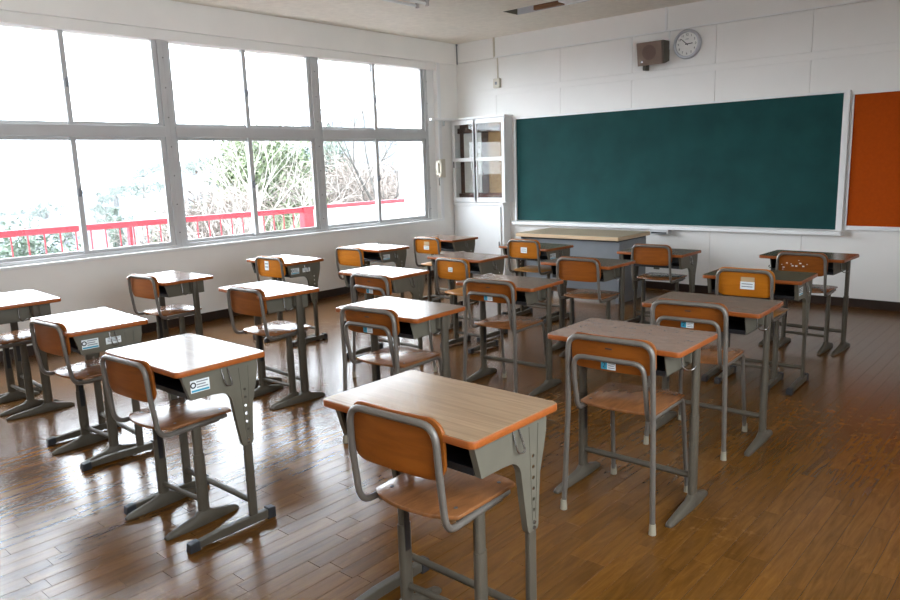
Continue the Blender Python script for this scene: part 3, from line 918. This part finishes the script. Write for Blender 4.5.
def make_desk_A():
    root = link('school_desk', None)
    link('tabletop', TOPS['top_tan'], root)
    link('edge_band', edge_mesh, root)
    storage(root, 'A')
    zt = H0 - 0.024
    arc = []
    for k in range(7):
        a = R(90 * k / 6)
        arc.append((0.030 - 0.055 + 0.055 * math.sin(a) + 0.008, 0.515 + 0.055 * math.cos(a)))
    out = [(-0.168, zt), (-0.138, 0.573)] + [(-0.05, 0.5725)] + arc + [(0.052, 0.42), (0.066, 0.335), (0.072, 0.325), (0.112, 0.325), (0.118, 0.335), (0.124, 0.43), (0.130, 0.50), (0.150, 0.57), (0.162, 0.62), (0.165, zt)]
    holes = [circle(0.096 - 0.0 * k, 0.56 - 0.034 * k, 0.0062, 8) for k in range(6)]
    legs_low = []
    for s in (-1, 1):
        x0, x1 = sorted((s * 0.2725, s * 0.2755))
        m = MB().prism(out, x0, x1, 'x', holes=holes)
        # rim turned inwards
        n = len(out)
        xi, xo = s * 0.2545, s * 0.2725
        inner = []
        cx = sum(p[0] for p in out) / n
        vs_, fs = [], []
        for p in out:
            vs_ += [(xi, p[0], p[1]), (xo, p[0], p[1])]
        for i in range(n):
            j = (i + 1) % n
            if i in (n - 1,):
                continue
            fs.append((2 * i, 2 * j, 2 * j + 1, 2 * i + 1))
        m.add(vs_, fs)
        sp_ = m.build('side_panel', 'desk_steel', root)
        for y in (0.078, 0.122):
            q = sorted((s * 0.2755, s * 0.2772))
            MB().prism([(y - 0.0022, 0.655), (y + 0.0022, 0.655), (y * 0.35 + 0.096 * 0.65 + 0.002, 0.36), (y * 0.35 + 0.096 * 0.65 - 0.002, 0.36)], q[0], q[1], 'x').build('ridge', 'desk_steel', sp_)
        for z in (0.352, 0.335):
            MB().cyl((s * 0.2755 if s > 0 else -0.2805, 0.095, z), 0.0058, 0.005, 'x', 8).build('bolt', 'bright_metal', sp_, smooth=40)
        wire_hook(s).build('bag_hook', 'bright_metal', root, smooth=60)
        l = MB().box(s * 0.263 - 0.0085, s * 0.263 + 0.0085, 0.077, 0.114, 0.04, 0.43).build('leg', 'leg_steel', root, bevel=0.004)
        f = MB().prism([(-0.165, 0.008), (-0.165, 0.034), (-0.05, 0.044), (0.16, 0.044), (0.16, 0.008)], s * 0.263 - 0.015, s * 0.263 + 0.015, 'x').build('foot', 'leg_steel', root, bevel=0.004)
        for y0, y1 in ((-0.205, -0.160), (0.155, 0.195)):
            MB().prism([(y0, 0.0), (y0 + 0.004, 0.036 if y0 < 0 else 0.052), (y1, 0.040 if y0 < 0 else 0.047), (y1, 0.0)], s * 0.263 - 0.018, s * 0.263 + 0.018, 'x').build('end_cap', 'rubber', f, bevel=0.004)
    MB().tube([(-0.258, 0.095, 0.105), (0.258, 0.095, 0.105)], 0.0125, 10).build('crossbar', 'leg_steel', root, smooth=50)
    return root

def make_desk_B():
    root = link('school_desk', None)
    link('tabletop', TOPS['top_grey'], root)
    link('edge_band', edge_mesh, root)
    storage(root, 'B')
    for s in (-1, 1):
        m = oval_post(0.055, 0.28, H0 - 0.023, 0.0125, 0.023)
        m.v = [(v[0] + s * 0.262, v[1], v[2]) for v in m.v]
        m.build('leg', 'leg_steel', root, smooth=50)
        m = oval_post(0.055, 0.055, 0.405, 0.0150, 0.0265)
        m.v = [(v[0] + s * 0.262, v[1], v[2]) for v in m.v]
        m.build('leg_sleeve', 'leg_steel', root, smooth=50)
        x0, x1 = sorted((s * 0.2468, s * 0.2452))
        MB().box(x0, x1, 0.043, 0.066, 0.24, 0.40).build('height_rack', 'black_plastic', root)
        m = cast_foot(-0.188, 0.205, 0.055)
        m.v = [(v[0] + s * 0.262, v[1], v[2]) for v in m.v]
        m.build('foot', 'leg_steel', root, smooth=35, bevel=0.003)
        MB().box(*sorted((s * 0.222, s * 0.252)), 0.03, 0.08, H0 - 0.10, H0 - 0.024).build('bracket', 'desk_steel', root, bevel=0.003)
        pts = [(s * 0.236, -0.035, 0.67), (s * 0.240, -0.035, 0.60), (s * 0.262, -0.030, 0.583), (s * 0.283, -0.020, 0.592), (s * 0.283, 0.0, 0.60)]
        MB().tube(fillet(pts, 0.015, 4), 0.0028, 6).build('bag_hook', 'bright_metal', root, smooth=60)
    MB().tube([(-0.252, 0.055, 0.135), (0.252, 0.055, 0.135)], 0.0135, 10).build('crossbar', 'leg_steel', root, smooth=50)
    return root

UPPER = {'tabletop', 'edge_band', 'storage_box', 'tray_liner', 'side_panel', 'bag_hook', 'bracket', 'leg', 'sticker'}
PROTO = {'A': make_desk_A(), 'B': make_desk_B()}
DESKS = {1: (5.131, 2.233, 0.001, 0.75), 2: (3.794, 2.135, 0.008, 0.731), 3: (2.623, 2.229, -0.051, 0.714), 4: (1.437, 2.247, -0.05, 0.711), 5: (1.342, 3.36, 0.009, 0.693),
         6: (2.62, 3.362, -0.067, 0.715), 7: (1.357, 4.409, -0.02, 0.706), 8: (1.289, 5.531, -0.047, 0.693), 9: (1.378, 6.472, -0.041, 0.7), 10: (2.566, 4.433, 0.007, 0.683),
         11: (3.84, 3.348, 0.035, 0.72), 12: (2.547, 5.44, 0.008, 0.685), 13: (3.735, 4.459, 0.062, 0.698), 14: (2.634, 6.343, -0.076, 0.687), 15: (3.737, 5.434, 0.005, 0.713),
         16: (5.15, 3.43, 0.023, 0.729), 17: (3.789, 6.516, -0.005, 0.678), 18: (5.135, 4.327, 0.031, 0.719), 19: (4.998, 5.433, 0.03, 0.709), 20: (4.976, 6.555, -0.036, 0.706)}
STYLE = {i: 'A' if i in (1, 2, 3, 7, 8, 9, 10, 12, 14, 17, 19) else 'B' for i in DESKS}
TOPMAT = {i: 'top_tan' if STYLE[i] == 'A' else 'top_grey' for i in DESKS}
TOPMAT.update({19: 'top_olive', 20: 'top_olive', 14: 'top_olive', 12: 'top_grey', 17: 'top_grey', 9: 'top_grey'})
PLACE = {4: (0, 4), 5: (0, 3), 7: (0, 2), 8: (0, 1), 9: (0, 0), 3: (1, 4), 6: (1, 3), 10: (1, 2), 12: (1, 1), 14: (1, 0),
         2: (2, 4), 11: (2, 3), 13: (2, 2), 15: (2, 1), 17: (2, 0), 1: (3, 4), 16: (3, 3), 18: (3, 2), 19: (3, 1), 20: (3, 0)}
COLW = ['column beside windows', 'second column from windows', 'third column from windows', 'column farthest from windows']
ROWW = ['row nearest blackboard', 'second row from blackboard', 'middle row', 'fourth row from blackboard', 'row farthest from blackboard']
LOOK = {'A': 'desk with panel legs', 'B': 'desk with post legs'}
TOPW = {'top_tan': 'tan-topped', 'top_grey': 'brown-topped', 'top_olive': 'dark-topped'}
used = set()
desk_obj = {}
for i in sorted(DESKS):
    x, y, th, h = DESKS[i]
    st = STYLE[i]
    o = PROTO[st] if st not in used else copy_tree(PROTO[st])
    used.add(st)
    desk_obj[i] = o
for i, o in desk_obj.items():
    x, y, th, h = DESKS[i]
    o.location = (x, y, 0)
    o.rotation_euler = (0, 0, th)
    if i == 1:
        o.scale = (1.03, 1.02, 1)
    c, r = PLACE[i]
    tag(o, '%s school %s, %s, %s' % (TOPW[TOPMAT[i]], LOOK[STYLE[i]], COLW[c], ROWW[r]), 'desk', 'school desks set out in rows')
    for ch in o.children:
        n = ch.name.split('.')[0]
        if n in UPPER:
            if STYLE[i] == 'A' and n == 'leg':
                continue
            ch.location.z = h - H0
        if n == 'tabletop':
            ch.data = TOPS[TOPMAT[i]]
    if i in (2, 3, 7, 8, 14, 19):
        for ch in [q for q in o.children if q.name.split('.')[0] == 'side_panel' and q.data.vertices[0].co.x > 0]:
            side_sticker(ch, 1, -0.135, -0.055, 0.60, 0.648)
            if i in (3, 7):
                side_sticker(ch, 1, -0.02, 0.055, 0.605, 0.638, logo=False)

# ================================================================== SCHOOL CHAIRS
def bent_back(w, z0, z1, t, bow, r, mname, y_off=0.0, lean=0.1):
    """plywood back: rounded rectangle bent so its middle lies farther back"""
    poly = rrect(-w / 2, w / 2, z0, z1, r, 5)
    # grid the panel for a smooth bend
    nxs = 21
    cols_ = []
    for k in range(nxs):
        x = -w / 2 * math.cos(math.pi * k / (nxs - 1))
        ax = w / 2 - abs(x)
        dz = 0.0
        if ax < r:
            dz = r - math.sqrt(max(r * r - (r - ax) ** 2, 0))
        cols_.append((x, z0 + dz * 0.95, z1 - dz * 0.99))
    vs_, fs = [], []
    nz = 6
    for side in (0, 1):
        for (x, a, b) in cols_:
            yb = bow * ((2 * x / w) ** 2 - 1) + bow
            for j in range(nz):
                z = a + (b - a) * j / (nz - 1)
                rec = -(z - z0) * lean
                vs_.append((x, y_off + yb + rec + (t if side else 0), z))
    def I(s, k, j): return s * nxs * nz + k * nz + j
    for k in range(nxs - 1):
        for j in range(nz - 1):
            fs.append((I(0, k, j), I(0, k + 1, j), I(0, k + 1, j + 1), I(0, k, j + 1)))
            fs.append((I(1, k, j), I(1, k, j + 1), I(1, k + 1, j + 1), I(1, k + 1, j)))
        for j in (0, nz - 1):
            fs.append((I(0, k, j), I(1, k, j), I(1, k + 1, j), I(0, k + 1, j)))
    for k in (0, nxs - 1):
        for j in range(nz - 1):
            fs.append((I(0, k, j), I(0, k, j + 1), I(1, k, j + 1), I(1, k, j)))
    return MB().add(vs_, fs).mesh('backrest', mname, smooth=50, bevel=0.003)

def seat_mesh(y0, y1, wr, wf, z, mname, bow=0.03):
    """plywood seat: rear edge rounded, slight dish"""
    pts = []
    n = 10
    for k in range(n + 1):
        u = -1 + 2 * k / n
        pts.append((u * wr / 2, y0 + bow * abs(u) ** 2.6))
    fr_ = []
    for k in range(n + 1):
        u = 1 - 2 * k / n
        fr_.append((u * wf / 2, y1 - 0.022 * abs(u) ** 6))
    return MB().prism(pts + fr_, z - 0.012, z, 'z').mesh('seat', mname, smooth=40, bevel=0.003)

BACKY = 0.0
BACK1 = {m: bent_back(0.350, 0.572, 0.742, 0.011, 0.013, 0.05, m, 0.011, 0.03) for m in ('ply_brown', 'ply_orange')}
BACK2 = {m: bent_back(0.360, 0.600, 0.738, 0.011, 0.018, 0.040, m, 0.022, 0.08) for m in ('ply_brown',)}
SEAT1 = {m: seat_mesh(0.045, 0.385, 0.325, 0.345, 0.455, m, 0.045) for m in ('ply_seat', 'ply_seat_yellow')}
SEAT2 = {m: seat_mesh(0.055, 0.395, 0.330, 0.350, 0.446, m) for m in ('ply_seat',)}

def screws(root, pts, z):
    for (x, y) in pts:
        MB().cyl((x, y, z - 0.001), 0.0062, 0.0025, 'z', 8).build('screw', 'screw', root)

def make_chair_T(bar_feet):
    root = link('school_chair', None)
    a = 'ply_orange' if bar_feet else 'ply_brown'
    link('backrest', BACK1[a], root)
    link('seat', SEAT1['ply_seat_yellow' if bar_feet else 'ply_seat'], root)
    xt = 0.166
    path = fillet([(-xt * 0.94, 0.345, 0.431), (-xt, 0.030, 0.431), (-xt, 0.008, 0.60), (-xt + 0.004, 0.001, 0.727), (xt - 0.004, 0.001, 0.727), (xt, 0.008, 0.60), (xt, 0.030, 0.431), (xt * 0.94, 0.345, 0.431)], [0, 0.055, 0.2, 0.052, 0.052, 0.2, 0.055, 0], 6)
    MB().tube(path, 0.0105, 8).build('back_frame', 'chair_tube', root, smooth=60)
    screws(root, [(-0.125, 0.125), (0.125, 0.125), (-0.13, 0.335), (0.13, 0.335)], 0.455)
    for s in (-1, 1):
        xp = s * 0.152
        m = oval_post(0.20, 0.30, 0.425, 0.0115, 0.020)
        m.v = [(v[0] + xp, v[1], v[2]) for v in m.v]
        m.build('leg', 'leg_steel', root, smooth=50)
        m = oval_post(0.20, 0.045, 0.305, 0.0140, 0.0235)
        m.v = [(v[0] + xp, v[1], v[2]) for v in m.v]
        m.build('leg_sleeve', 'leg_steel', root, smooth=50)
        x0, x1 = sorted((xp - s * 0.0144, xp - s * 0.0132))
        x0, x1 = (xp - s * 0.0142 - 0.001, xp - s * 0.0142 + 0.001)
        MB().box(x0, x1, 0.188, 0.210, 0.22, 0.39).build('height_rack', 'black_plastic', root)
        MB().box(xp - 0.010, xp + 0.010, 0.10, 0.31, 0.416, 0.4315).build('seat_rail', 'leg_steel', root, bevel=0.003)
        if bar_feet:
            f = MB().prism([(0.055, 0.008), (0.055, 0.032), (0.13, 0.044), (0.33, 0.044), (0.33, 0.008)], xp - 0.014, xp + 0.014, 'x').build('foot', 'leg_steel', root, bevel=0.004)
            for y0, y1 in ((0.02, 0.06), (0.325, 0.36)):
                MB().prism([(y0, 0), (y0 + 0.004, 0.036 if y0 < 0.1 else 0.05), (y1, 0.040 if y0 < 0.1 else 0.046), (y1, 0)], xp - 0.017, xp + 0.017, 'x').build('end_cap', 'rubber', f, bevel=0.004)
        else:
            m = cast_foot(0.015, 0.365, 0.20)
            m.v = [(v[0] + xp, v[1], v[2]) for v in m.v]
            m.build('foot', 'leg_steel', root, smooth=35, bevel=0.003)
    MB().tube([(-0.145, 0.20, 0.10), (0.145, 0.20, 0.10)], 0.0105, 8).build('stretcher', 'leg_steel', root, smooth=50)
    return root

def make_chair_tube():
    root = link('school_chair', None)
    b = link('backrest', BACK2['ply_brown'], root)
    link('seat', SEAT2['ply_seat'], root)
    xo, xi = 0.183, 0.152
    outer = fillet([(-xo - 0.012, -0.005, 0.03), (-xo, 0.012, 0.44), (-xo + 0.004, 0.004, 0.727), (xo - 0.004, 0.004, 0.727), (xo, 0.012, 0.44), (xo + 0.012, -0.005, 0.03)], [0, 0.3, 0.055, 0.055, 0.3, 0], 6)
    MB().tube(outer, 0.0115, 8).build('rear_frame', 'chair_tube', root, smooth=60)
    inner = fillet([(-xi - 0.022, 0.435, 0.03), (-xi - 0.010, 0.385, 0.424), (-xi, 0.035, 0.424), (-xi, 0.006, 0.56), (-xi + 0.004, -0.006, 0.652), (xi - 0.004, -0.006, 0.652), (xi, 0.006, 0.56), (xi, 0.035, 0.424), (xi + 0.010, 0.385, 0.424), (xi + 0.022, 0.435, 0.03)], [0, 0.04, 0.05, 0.3, 0.045, 0.045, 0.3, 0.05, 0.04, 0], 6)
    MB().tube(inner, 0.0105, 8).build('seat_frame', 'chair_tube', root, smooth=60)
    for s in (-1, 1):
        for (x, y) in ((s * (xo + 0.013), -0.007), (s * (xi + 0.0228), 0.4385)):
            MB().cyl((x, y, 0.0), 0.0148, 0.042, 'z', 10, r1=0.0125).build('foot_cap', 'cap_cream', root, smooth=40)
    MB().tube([(-xi - 0.006, 0.20, 0.424), (xi + 0.006, 0.20, 0.424)], 0.008, 8).build('cross_tube', 'chair_tube', root, smooth=50)
    screws(root, [(-0.135, 0.12), (0.135, 0.12), (-0.14, 0.35), (0.14, 0.35)], 0.446)
    label_plate(b, -0.005, 0.012, 0.6255, 0.062, 0.030, 'two')
    MB().box(-0.016, 0.012, 0.0045, 0.006, 0.690, 0.695).build('stamp', 'print_black', b)
    return root

CP = {1: make_chair_T(False), 2: make_chair_tube(), 3: make_chair_T(True)}
CHAIRS = {1: (5.165, 2.0, 3.0, 1.065, 1), 2: (3.74, 1.90, 4.0, 1.006, 1), 3: (2.678, 1.997, 4.0, 1.012, 1), 4: (1.41, 2.03, 2.0, 1.01, 1), 5: (1.453, 3.083, 4.5, 1.008, 1),
          6: (2.70, 3.13, 3.5, 1.02, 1), 7: (1.452, 4.174, 3.7, 1.022, 3), 8: (1.47, 5.026, 1.4, 1.007, 3), 9: (1.501, 6.033, 1.2, 1.008, 3), 10: (2.938, 3.942, -0.5, 1.013, 2),
          11: (3.853, 3.097, 5.1, 1.025, 2), 12: (2.85, 4.881, -2.2, 1.006, 3), 13: (3.824, 4.119, 4.4, 1.025, 2), 14: (2.65, 6.108, 1.5, 1.032, 3), 15: (3.791, 5.199, 3.2, 1.037, 1),
          16: (5.195, 3.157, 4.0, 1.044, 2), 17: (3.829, 6.281, 1.7, 1.02, 1), 18: (5.135, 4.034, 4.7, 1.038, 2), 19: (4.984, 5.198, 2.3, 1.04, 3), 20: (4.992, 6.315, 0.5, 1.01, 1)}
CLOOK = {1: 'brown plywood school chair on cast T-feet', 2: 'tube-legged plywood school chair', 3: 'orange plywood school chair on capped bar feet'}
EXTRA = {19: 'orange plywood chair with a torn paper label', 20: 'brown plywood chair with white paint flecks', 9: 'orange plywood chair with a two-part sticker', 12: 'orange plywood chair with a small faded sticker', 14: 'orange plywood chair with a white sticker', 7: 'orange plywood chair with a pale square sticker'}
used = set()
chair_obj = {}
for i in sorted(CHAIRS):
    k = CHAIRS[i][4]
    chair_obj[i] = CP[k] if k not in used else copy_tree(CP[k])
    used.add(k)
for i, o in chair_obj.items():
    x, y, a, zf, k = CHAIRS[i]
    o.location = (x, y, 0)
    o.rotation_euler = (0, 0, R(a))
    o.scale = (1, 1, zf)
    c, r = PLACE[i]
    tag(o, '%s, %s, %s' % (EXTRA.get(i, CLOOK[k]), COLW[c], ROWW[r]), 'chair', 'school chairs at the desks')
def back_of(i):
    return [q for q in chair_obj[i].children if q.name.split('.')[0] == 'backrest'][0]
label_plate(back_of(7), -0.03, 0.006, 0.665, 0.05, 0.075, 'plain')
label_plate(back_of(9), 0.0, 0.006, 0.635, 0.07, 0.04, 'plain')
MB().box(-0.03, 0.04, 0.0045, 0.0055, 0.662, 0.695).build('sticker', 'label_tan', back_of(9))
label_plate(back_of(12), -0.01, 0.006, 0.65, 0.045, 0.035, 'plain')
label_plate(back_of(14), 0.01, 0.006, 0.645, 0.068, 0.05, 'plain')
label_plate(back_of(19), 0.02, 0.006, 0.640, 0.085, 0.045, 'plain')
MB().box(-0.02, 0.062, 0.0035, 0.0045, 0.664, 0.69).build('sticker', 'label_tan', back_of(19))
rr_ = random.Random(5)
fm = MB()
for k in range(13):
    x, z = rr_.gauss(-0.06, 0.05), rr_.gauss(0.655, 0.025)
    if abs(x) > 0.14 or not 0.6 < z < 0.705:
        continue
    s_ = rr_.uniform(0.0025, 0.007)
    fm.box(x - s_, x + s_, 0.002, 0.0085, z - s_ * 0.6, z + s_ * 0.6, None)
fm.build('paint_flecks', 'paint_white', back_of(20))

# ================================================================== OUTSIDE
# balcony slab and partition
bs = MB().box(-1.55, -0.2, -2.0, 8.62, -0.25, -0.03).build('balcony_slab', 'concrete'); struct(bs)
pw = MB().box(-1.47, -0.2, 8.62, 8.76, -0.25, 2.95).build('balcony_partition', 'wall_white'); struct(pw)
rl = thing('balcony_railing', 'red painted balcony railing with thin upright bars outside the windows', 'railing', (-1.40, 2.5, -0.03))
YR0, YR1 = -4.2, 4.25
MB().box(-0.035, 0.035, YR0, YR1, 0.93, 0.995).build('top_rail', 'rail_red', rl, bevel=0.006)
MB().box(-0.02, 0.02, YR0, YR1, 0.09, 0.12).build('bottom_rail', 'rail_red', rl)
bar = MB().box(-0.006, 0.006, -0.006, 0.006, 0.12, 0.93).mesh('baluster', 'rail_red')
k = 0
y = YR0 + 0.1
while y < YR1 - 0.1:
    link('baluster', bar, rl, (0, y, 0))
    y += 0.154
for y in (-2.6, -0.35, 1.86):
    MB().box(-0.028, 0.028, y - 0.018, y + 0.018, 0.0, 0.93).build('post', 'rail_red', rl)
MB().box(-0.055, 0.055, 4.20, 4.36, 0.0, 1.005).build('end_post', 'rail_red', rl, bevel=0.006)
MB().box(-0.035, 0.035, 4.36, 6.118, 0.955, 1.01).build('panel_rail', 'rail_red', rl, bevel=0.006)
MB().box(-0.03, 0.03, 4.36, 6.118, 0.0, 0.955).build('solid_panel', 'white_gloss', rl)

# hillside
def az(px): return YAW - math.atan((px - 450) / F_PX)
def elev(a):                                            # ridge elevation angle (degrees) by azimuth
    pts = [(R(35), 5.2), (R(45), 4.6), (R(55), 2.8), (R(62), 0.9), (R(68), -0.9), (R(74), -1.8), (R(95), -2.0)]
    for (a0, e0), (a1, e1) in zip(pts, pts[1:]):
        if a <= a1:
            u = max(0, (a - a0) / (a1 - a0)); u = u * u * (3 - 2 * u)
            return e0 + (e1 - e0) * u
    return pts[-1][1]
rs = [8.2, 10, 13, 17, 22, 28, 36, 46, 58, 72, 90] + [90 * 1.075 ** k for k in range(1, 32)]
A0, A1, NA = R(8), R(120), 120
rg = random.Random(11)
vs_, fs = [], []
noise = [[rg.random() for _ in range(400)] for _ in range(60)]
def nse(i, j):
    return noise[i % 60][j % 400]
def slope(r, a):                                        # smooth ground height by distance and azimuth
    rmax = rs[-1]
    u = max(0.0, (r - 40) / (rmax - 40))
    z = -4.2 - 6.0 * min(1, r / 60) * (1 - u)
    return z * (1 - u) + (CAM.z + math.tan(R(elev(a))) * rmax) * (u ** 0.8) if r > 40 else z
for i, r in enumerate(rs):
    for j in range(NA + 1):
        a = A0 + (A1 - A0) * j / NA
        z = slope(r, a)
        if r > 70:
            st_ = 2.2 + r * 0.012
            z = 0.35 * z + 0.65 * (math.floor(z / st_ + nse(i // 3, j // 7) * 0.5) * st_)
            z += (nse(i, j) - 0.5) * r * 0.006
        else:
            z += (nse(i, j) - 0.5) * 0.5
        vs_.append((CAM.x - math.sin(a) * r, CAM.y + math.cos(a) * r, z))
for i in range(len(rs) - 1):
    for j in range(NA):
        n = NA + 1
        fs.append((i * n + j, i * n + j + 1, (i + 1) * n + j + 1, (i + 1) * n + j))
hs_ = MB().add(vs_, fs).build('hillside', 'ground_green', smooth=60)
tag(hs_, 'pale hazy terraced hillside far beyond the balcony', 'hillside', kind='structure')
gd = MB().box(-900, -8.0, -900, 900, -14, -13.5).build('ground', 'ground_green')
gd['kind'] = 'structure'

def at(px, r, z=0.0):
    a = az(px)
    return Vector((CAM.x - math.sin(a) * r, CAM.y + math.cos(a) * r, z))

def foliage(n, ctr, rad, leaf, rng, clumps=40, asp=0.45):
    m = MB()
    cl = []
    for _ in range(clumps):
        d = Vector((rng.gauss(0, 1), rng.gauss(0, 1), rng.gauss(0, 1))).normalized()
        k = rng.random() ** 0.4
        cl.append((Vector((d.x * rad[0] * k, d.y * rad[1] * k, d.z * rad[2] * k)), 0.28 + 0.2 * rng.random()))
    for _ in range(n):
        c, s_ = rng.choice(cl)
        d = Vector((rng.gauss(0, 1), rng.gauss(0, 1), rng.gauss(0, 1))).normalized() * (s_ * min(rad) * rng.random() ** 0.35)
        p = ctr + c + d
        u = Vector((rng.gauss(0, 1), rng.gauss(0, 1), rng.gauss(0, 1))).normalized()
        w = u.orthogonal().normalized()
        l = leaf * rng.uniform(0.6, 1.3)
        m.add([p - u * l, p + w * l * asp, p + u * l, p - w * l * asp], [(0, 1, 2, 3)])
    return m

def evergreen(px, r, zb, zt, wr, mname, label, cat='tree', leaf=0.12, n=5000, seed=1, cl=46, name='evergreen_tree', asp=0.45):
    rng = random.Random(seed)
    t_ = thing(name, label, cat, at(px, r, zb), 0, 'greenery beyond the balcony')
    h = zt - zb
    foliage(n, Vector((0, 0, h * 0.58)), (wr, wr, h * 0.46), leaf, rng, cl, asp).build('foliage', mname, t_)['kind'] = 'stuff'
    MB().tube([(0, 0, 0), (0.05, 0, h * 0.4), (0, 0.05, h * 0.8)], [0.14 * wr, 0.10 * wr, 0.03 * wr], 7).build('trunk', 'bark_dark', t_, smooth=60)
    return t_

evergreen(272, 26, -4.5, 2.6, 1.75, 'leaf_light', 'tall broad evergreen tree standing beyond the red railing', seed=2, n=30000, cl=170, leaf=0.085)
evergreen(328, 34, -4.5, 2.75, 1.6, 'leaf_dark', 'dark evergreen tree partly behind the bare branches', seed=3, n=20000, cl=120, leaf=0.09)
evergreen(24, 18, -4.2, 0.25, 1.5, 'leaf_dark', 'round dark green shrub behind the railing near wall edge', 'shrub', 0.055, 14000, 4, 90, 'evergreen_shrub')
evergreen(58, 15, -4.2, -0.05, 0.7, 'leaf_light', 'yellowish green shrub behind the railing bars', 'shrub', 0.05, 6000, 5, 40, 'evergreen_shrub')
evergreen(147, 17, -4.2, -0.15, 0.9, 'leaf_dark', 'small dark green shrub beside the red post', 'shrub', 0.05, 9000, 6, 60, 'evergreen_shrub')
evergreen(121, 70, -7, -1.7, 0.8, 'leaf_dark', 'small distant cone-shaped tree on the hillside', 'tree', 0.12, 3000, 8, 30, 'distant_tree')
evergreen(214, 22, -4.4, 0.75, 2.0, 'bush_brown', 'reddish brown thicket of twigs left of the evergreen', 'thicket', 0.28, 12000, 9, 90, 'brown_thicket', 0.05)
evergreen(192, 30, -5, 0.2, 1.4, 'leaf_light', 'pale olive bush on the near slope', 'bush', 0.07, 7000, 10, 50, 'olive_bush')
evergreen(352, 24, -4.4, 1.5, 2.2, 'bush_brown', 'pale brown thicket behind the white balcony panel', 'thicket', 0.28, 14000, 12, 90, 'brown_thicket', 0.05)
evergreen(400, 26, -4.4, 1.2, 2.2, 'bush_brown', 'brown twig thicket beside the white partition wall', 'thicket', 0.28, 12000, 14, 90, 'brown_thicket', 0.05)
evergreen(300, 22, -4.4, 0.6, 1.7, 'leaf_light', 'low olive thicket under the evergreen behind the railing', 'thicket', 0.22, 12000, 13, 80, 'olive_thicket', 0.06)
rw_ = random.Random(17)
for k_ in range(30):                                    # scattered wooded clumps on the far slopes
    px, r = rw_.uniform(-5, 225), rw_.choice((95, 130, 170, 220, 290, 370))
    wr = r * rw_.uniform(0.010, 0.026)
    zb = slope(r, az(px)) - wr * 0.2
    evergreen(px, r, zb, zb + wr * rw_.uniform(0.7, 1.2), wr, 'leaf_dark', 'far wooded clump on the hazy hillside', 'woods', wr * 0.07, 700, 20 + k_, 24, 'distant_woods')

def bare_tree(px, r, zb, h, seed, label, mname, lean=(0, 0), spread=0.55, gen=6, r0=0.09):
    rng = random.Random(seed)
    t_ = thing('bare_tree', label, 'tree', at(px, r, zb), 0, 'bare trees beyond the balcony')
    tw = MB()
    tk = MB()
    def grow(p, d, ln, rad, g):
        pts = [p]
        q = p
        dd = d
        for k in range(3):
            dd = (dd + Vector((rng.gauss(0, 0.10), rng.gauss(0, 0.10), rng.gauss(0.02, 0.07)))).normalized()
            q = q + dd * ln / 3
            pts.append(q)
        (tk if g >= gen - 1 else tw).tube(pts, [rad, rad * 0.9, rad * 0.8, rad * 0.68], 6 if g > gen - 3 else 4, caps=False)
        if g == 0:
            return
        for k in range(2 if rng.random() < 0.55 else 3):
            ax = Vector((rng.gauss(0, 1), rng.gauss(0, 1), rng.gauss(0, 0.6)))
            nd = (dd + ax.normalized() * rng.uniform(0.5, 1.0) * spread * 1.25).normalized()
            grow(pts[rng.choice((2, 3, 3))], nd, ln * rng.uniform(0.62, 0.85), rad * rng.uniform(0.5, 0.68), g - 1)
    grow(Vector((0, 0, 0)), Vector((lean[0], lean[1], 1)).normalized(), h * 0.30, r0, gen)
    tk.build('trunk', mname, t_, smooth=60)
    tw.build('branches', mname, t_, smooth=60)
    return t_
bare_tree(366, 20, -4.3, 8.2, 31, 'grey bare tree with forked trunk behind the white balcony panel', 'bark_dark', gen=7, r0=0.13)
bare_tree(250, 19, -4.3, 7.4, 32, 'pale bare tree with long slanting branches before the evergreen', 'bark_pale', (0.3, -0.2), gen=7, r0=0.09)
bare_tree(300, 19, -4.3, 8.0, 33, 'pale bare tree between the evergreen and the window mullion', 'bark_pale', (0.2, -0.2), gen=7, r0=0.09)
bare_tree(335, 21, -4.3, 8.4, 34, 'slim bare tree close behind the wide mullion', 'bark_pale', (-0.2, 0.1), gen=7, r0=0.09)
bare_tree(402, 23, -4.3, 8.6, 35, 'bare tree beside the white partition wall', 'bark_pale', gen=7, r0=0.10)
bare_tree(205, 24, -4.5, 6.4, 36, 'thin bare sapling amid the brown thicket', 'bark_pale', gen=6, r0=0.06)
bare_tree(170, 28, -4.8, 6.0, 37, 'small bare tree low on the open slope', 'bark_pale', gen=6, r0=0.06)
bare_tree(228, 21, -4.4, 6.8, 38, 'leaning bare tree at the edge of the thicket', 'bark_pale', (0.3, 0.1), gen=7, r0=0.07)

# thin morning haze over the valley
hm = bpy.data.materials.new('valley_haze')
hm.use_nodes = True
N, L = hm.node_tree.nodes, hm.node_tree.links
N.remove(N['Principled BSDF'])
vsn = N.new('ShaderNodeVolumeScatter')
vsn.inputs['Color'].default_value = (0.93, 0.97, 1.0, 1)
vsn.inputs['Density'].default_value = 0.0003
L.new(vsn.outputs[0], N['Material Output'].inputs['Volume'])
MATS['valley_haze'] = hm
hz = MB().box(-900, -7.0, -300, 900, -13.4, 45).build('valley_haze', 'valley_haze')
tag(hz, 'thin white haze lying over the valley beyond the balcony', 'haze', kind='stuff')
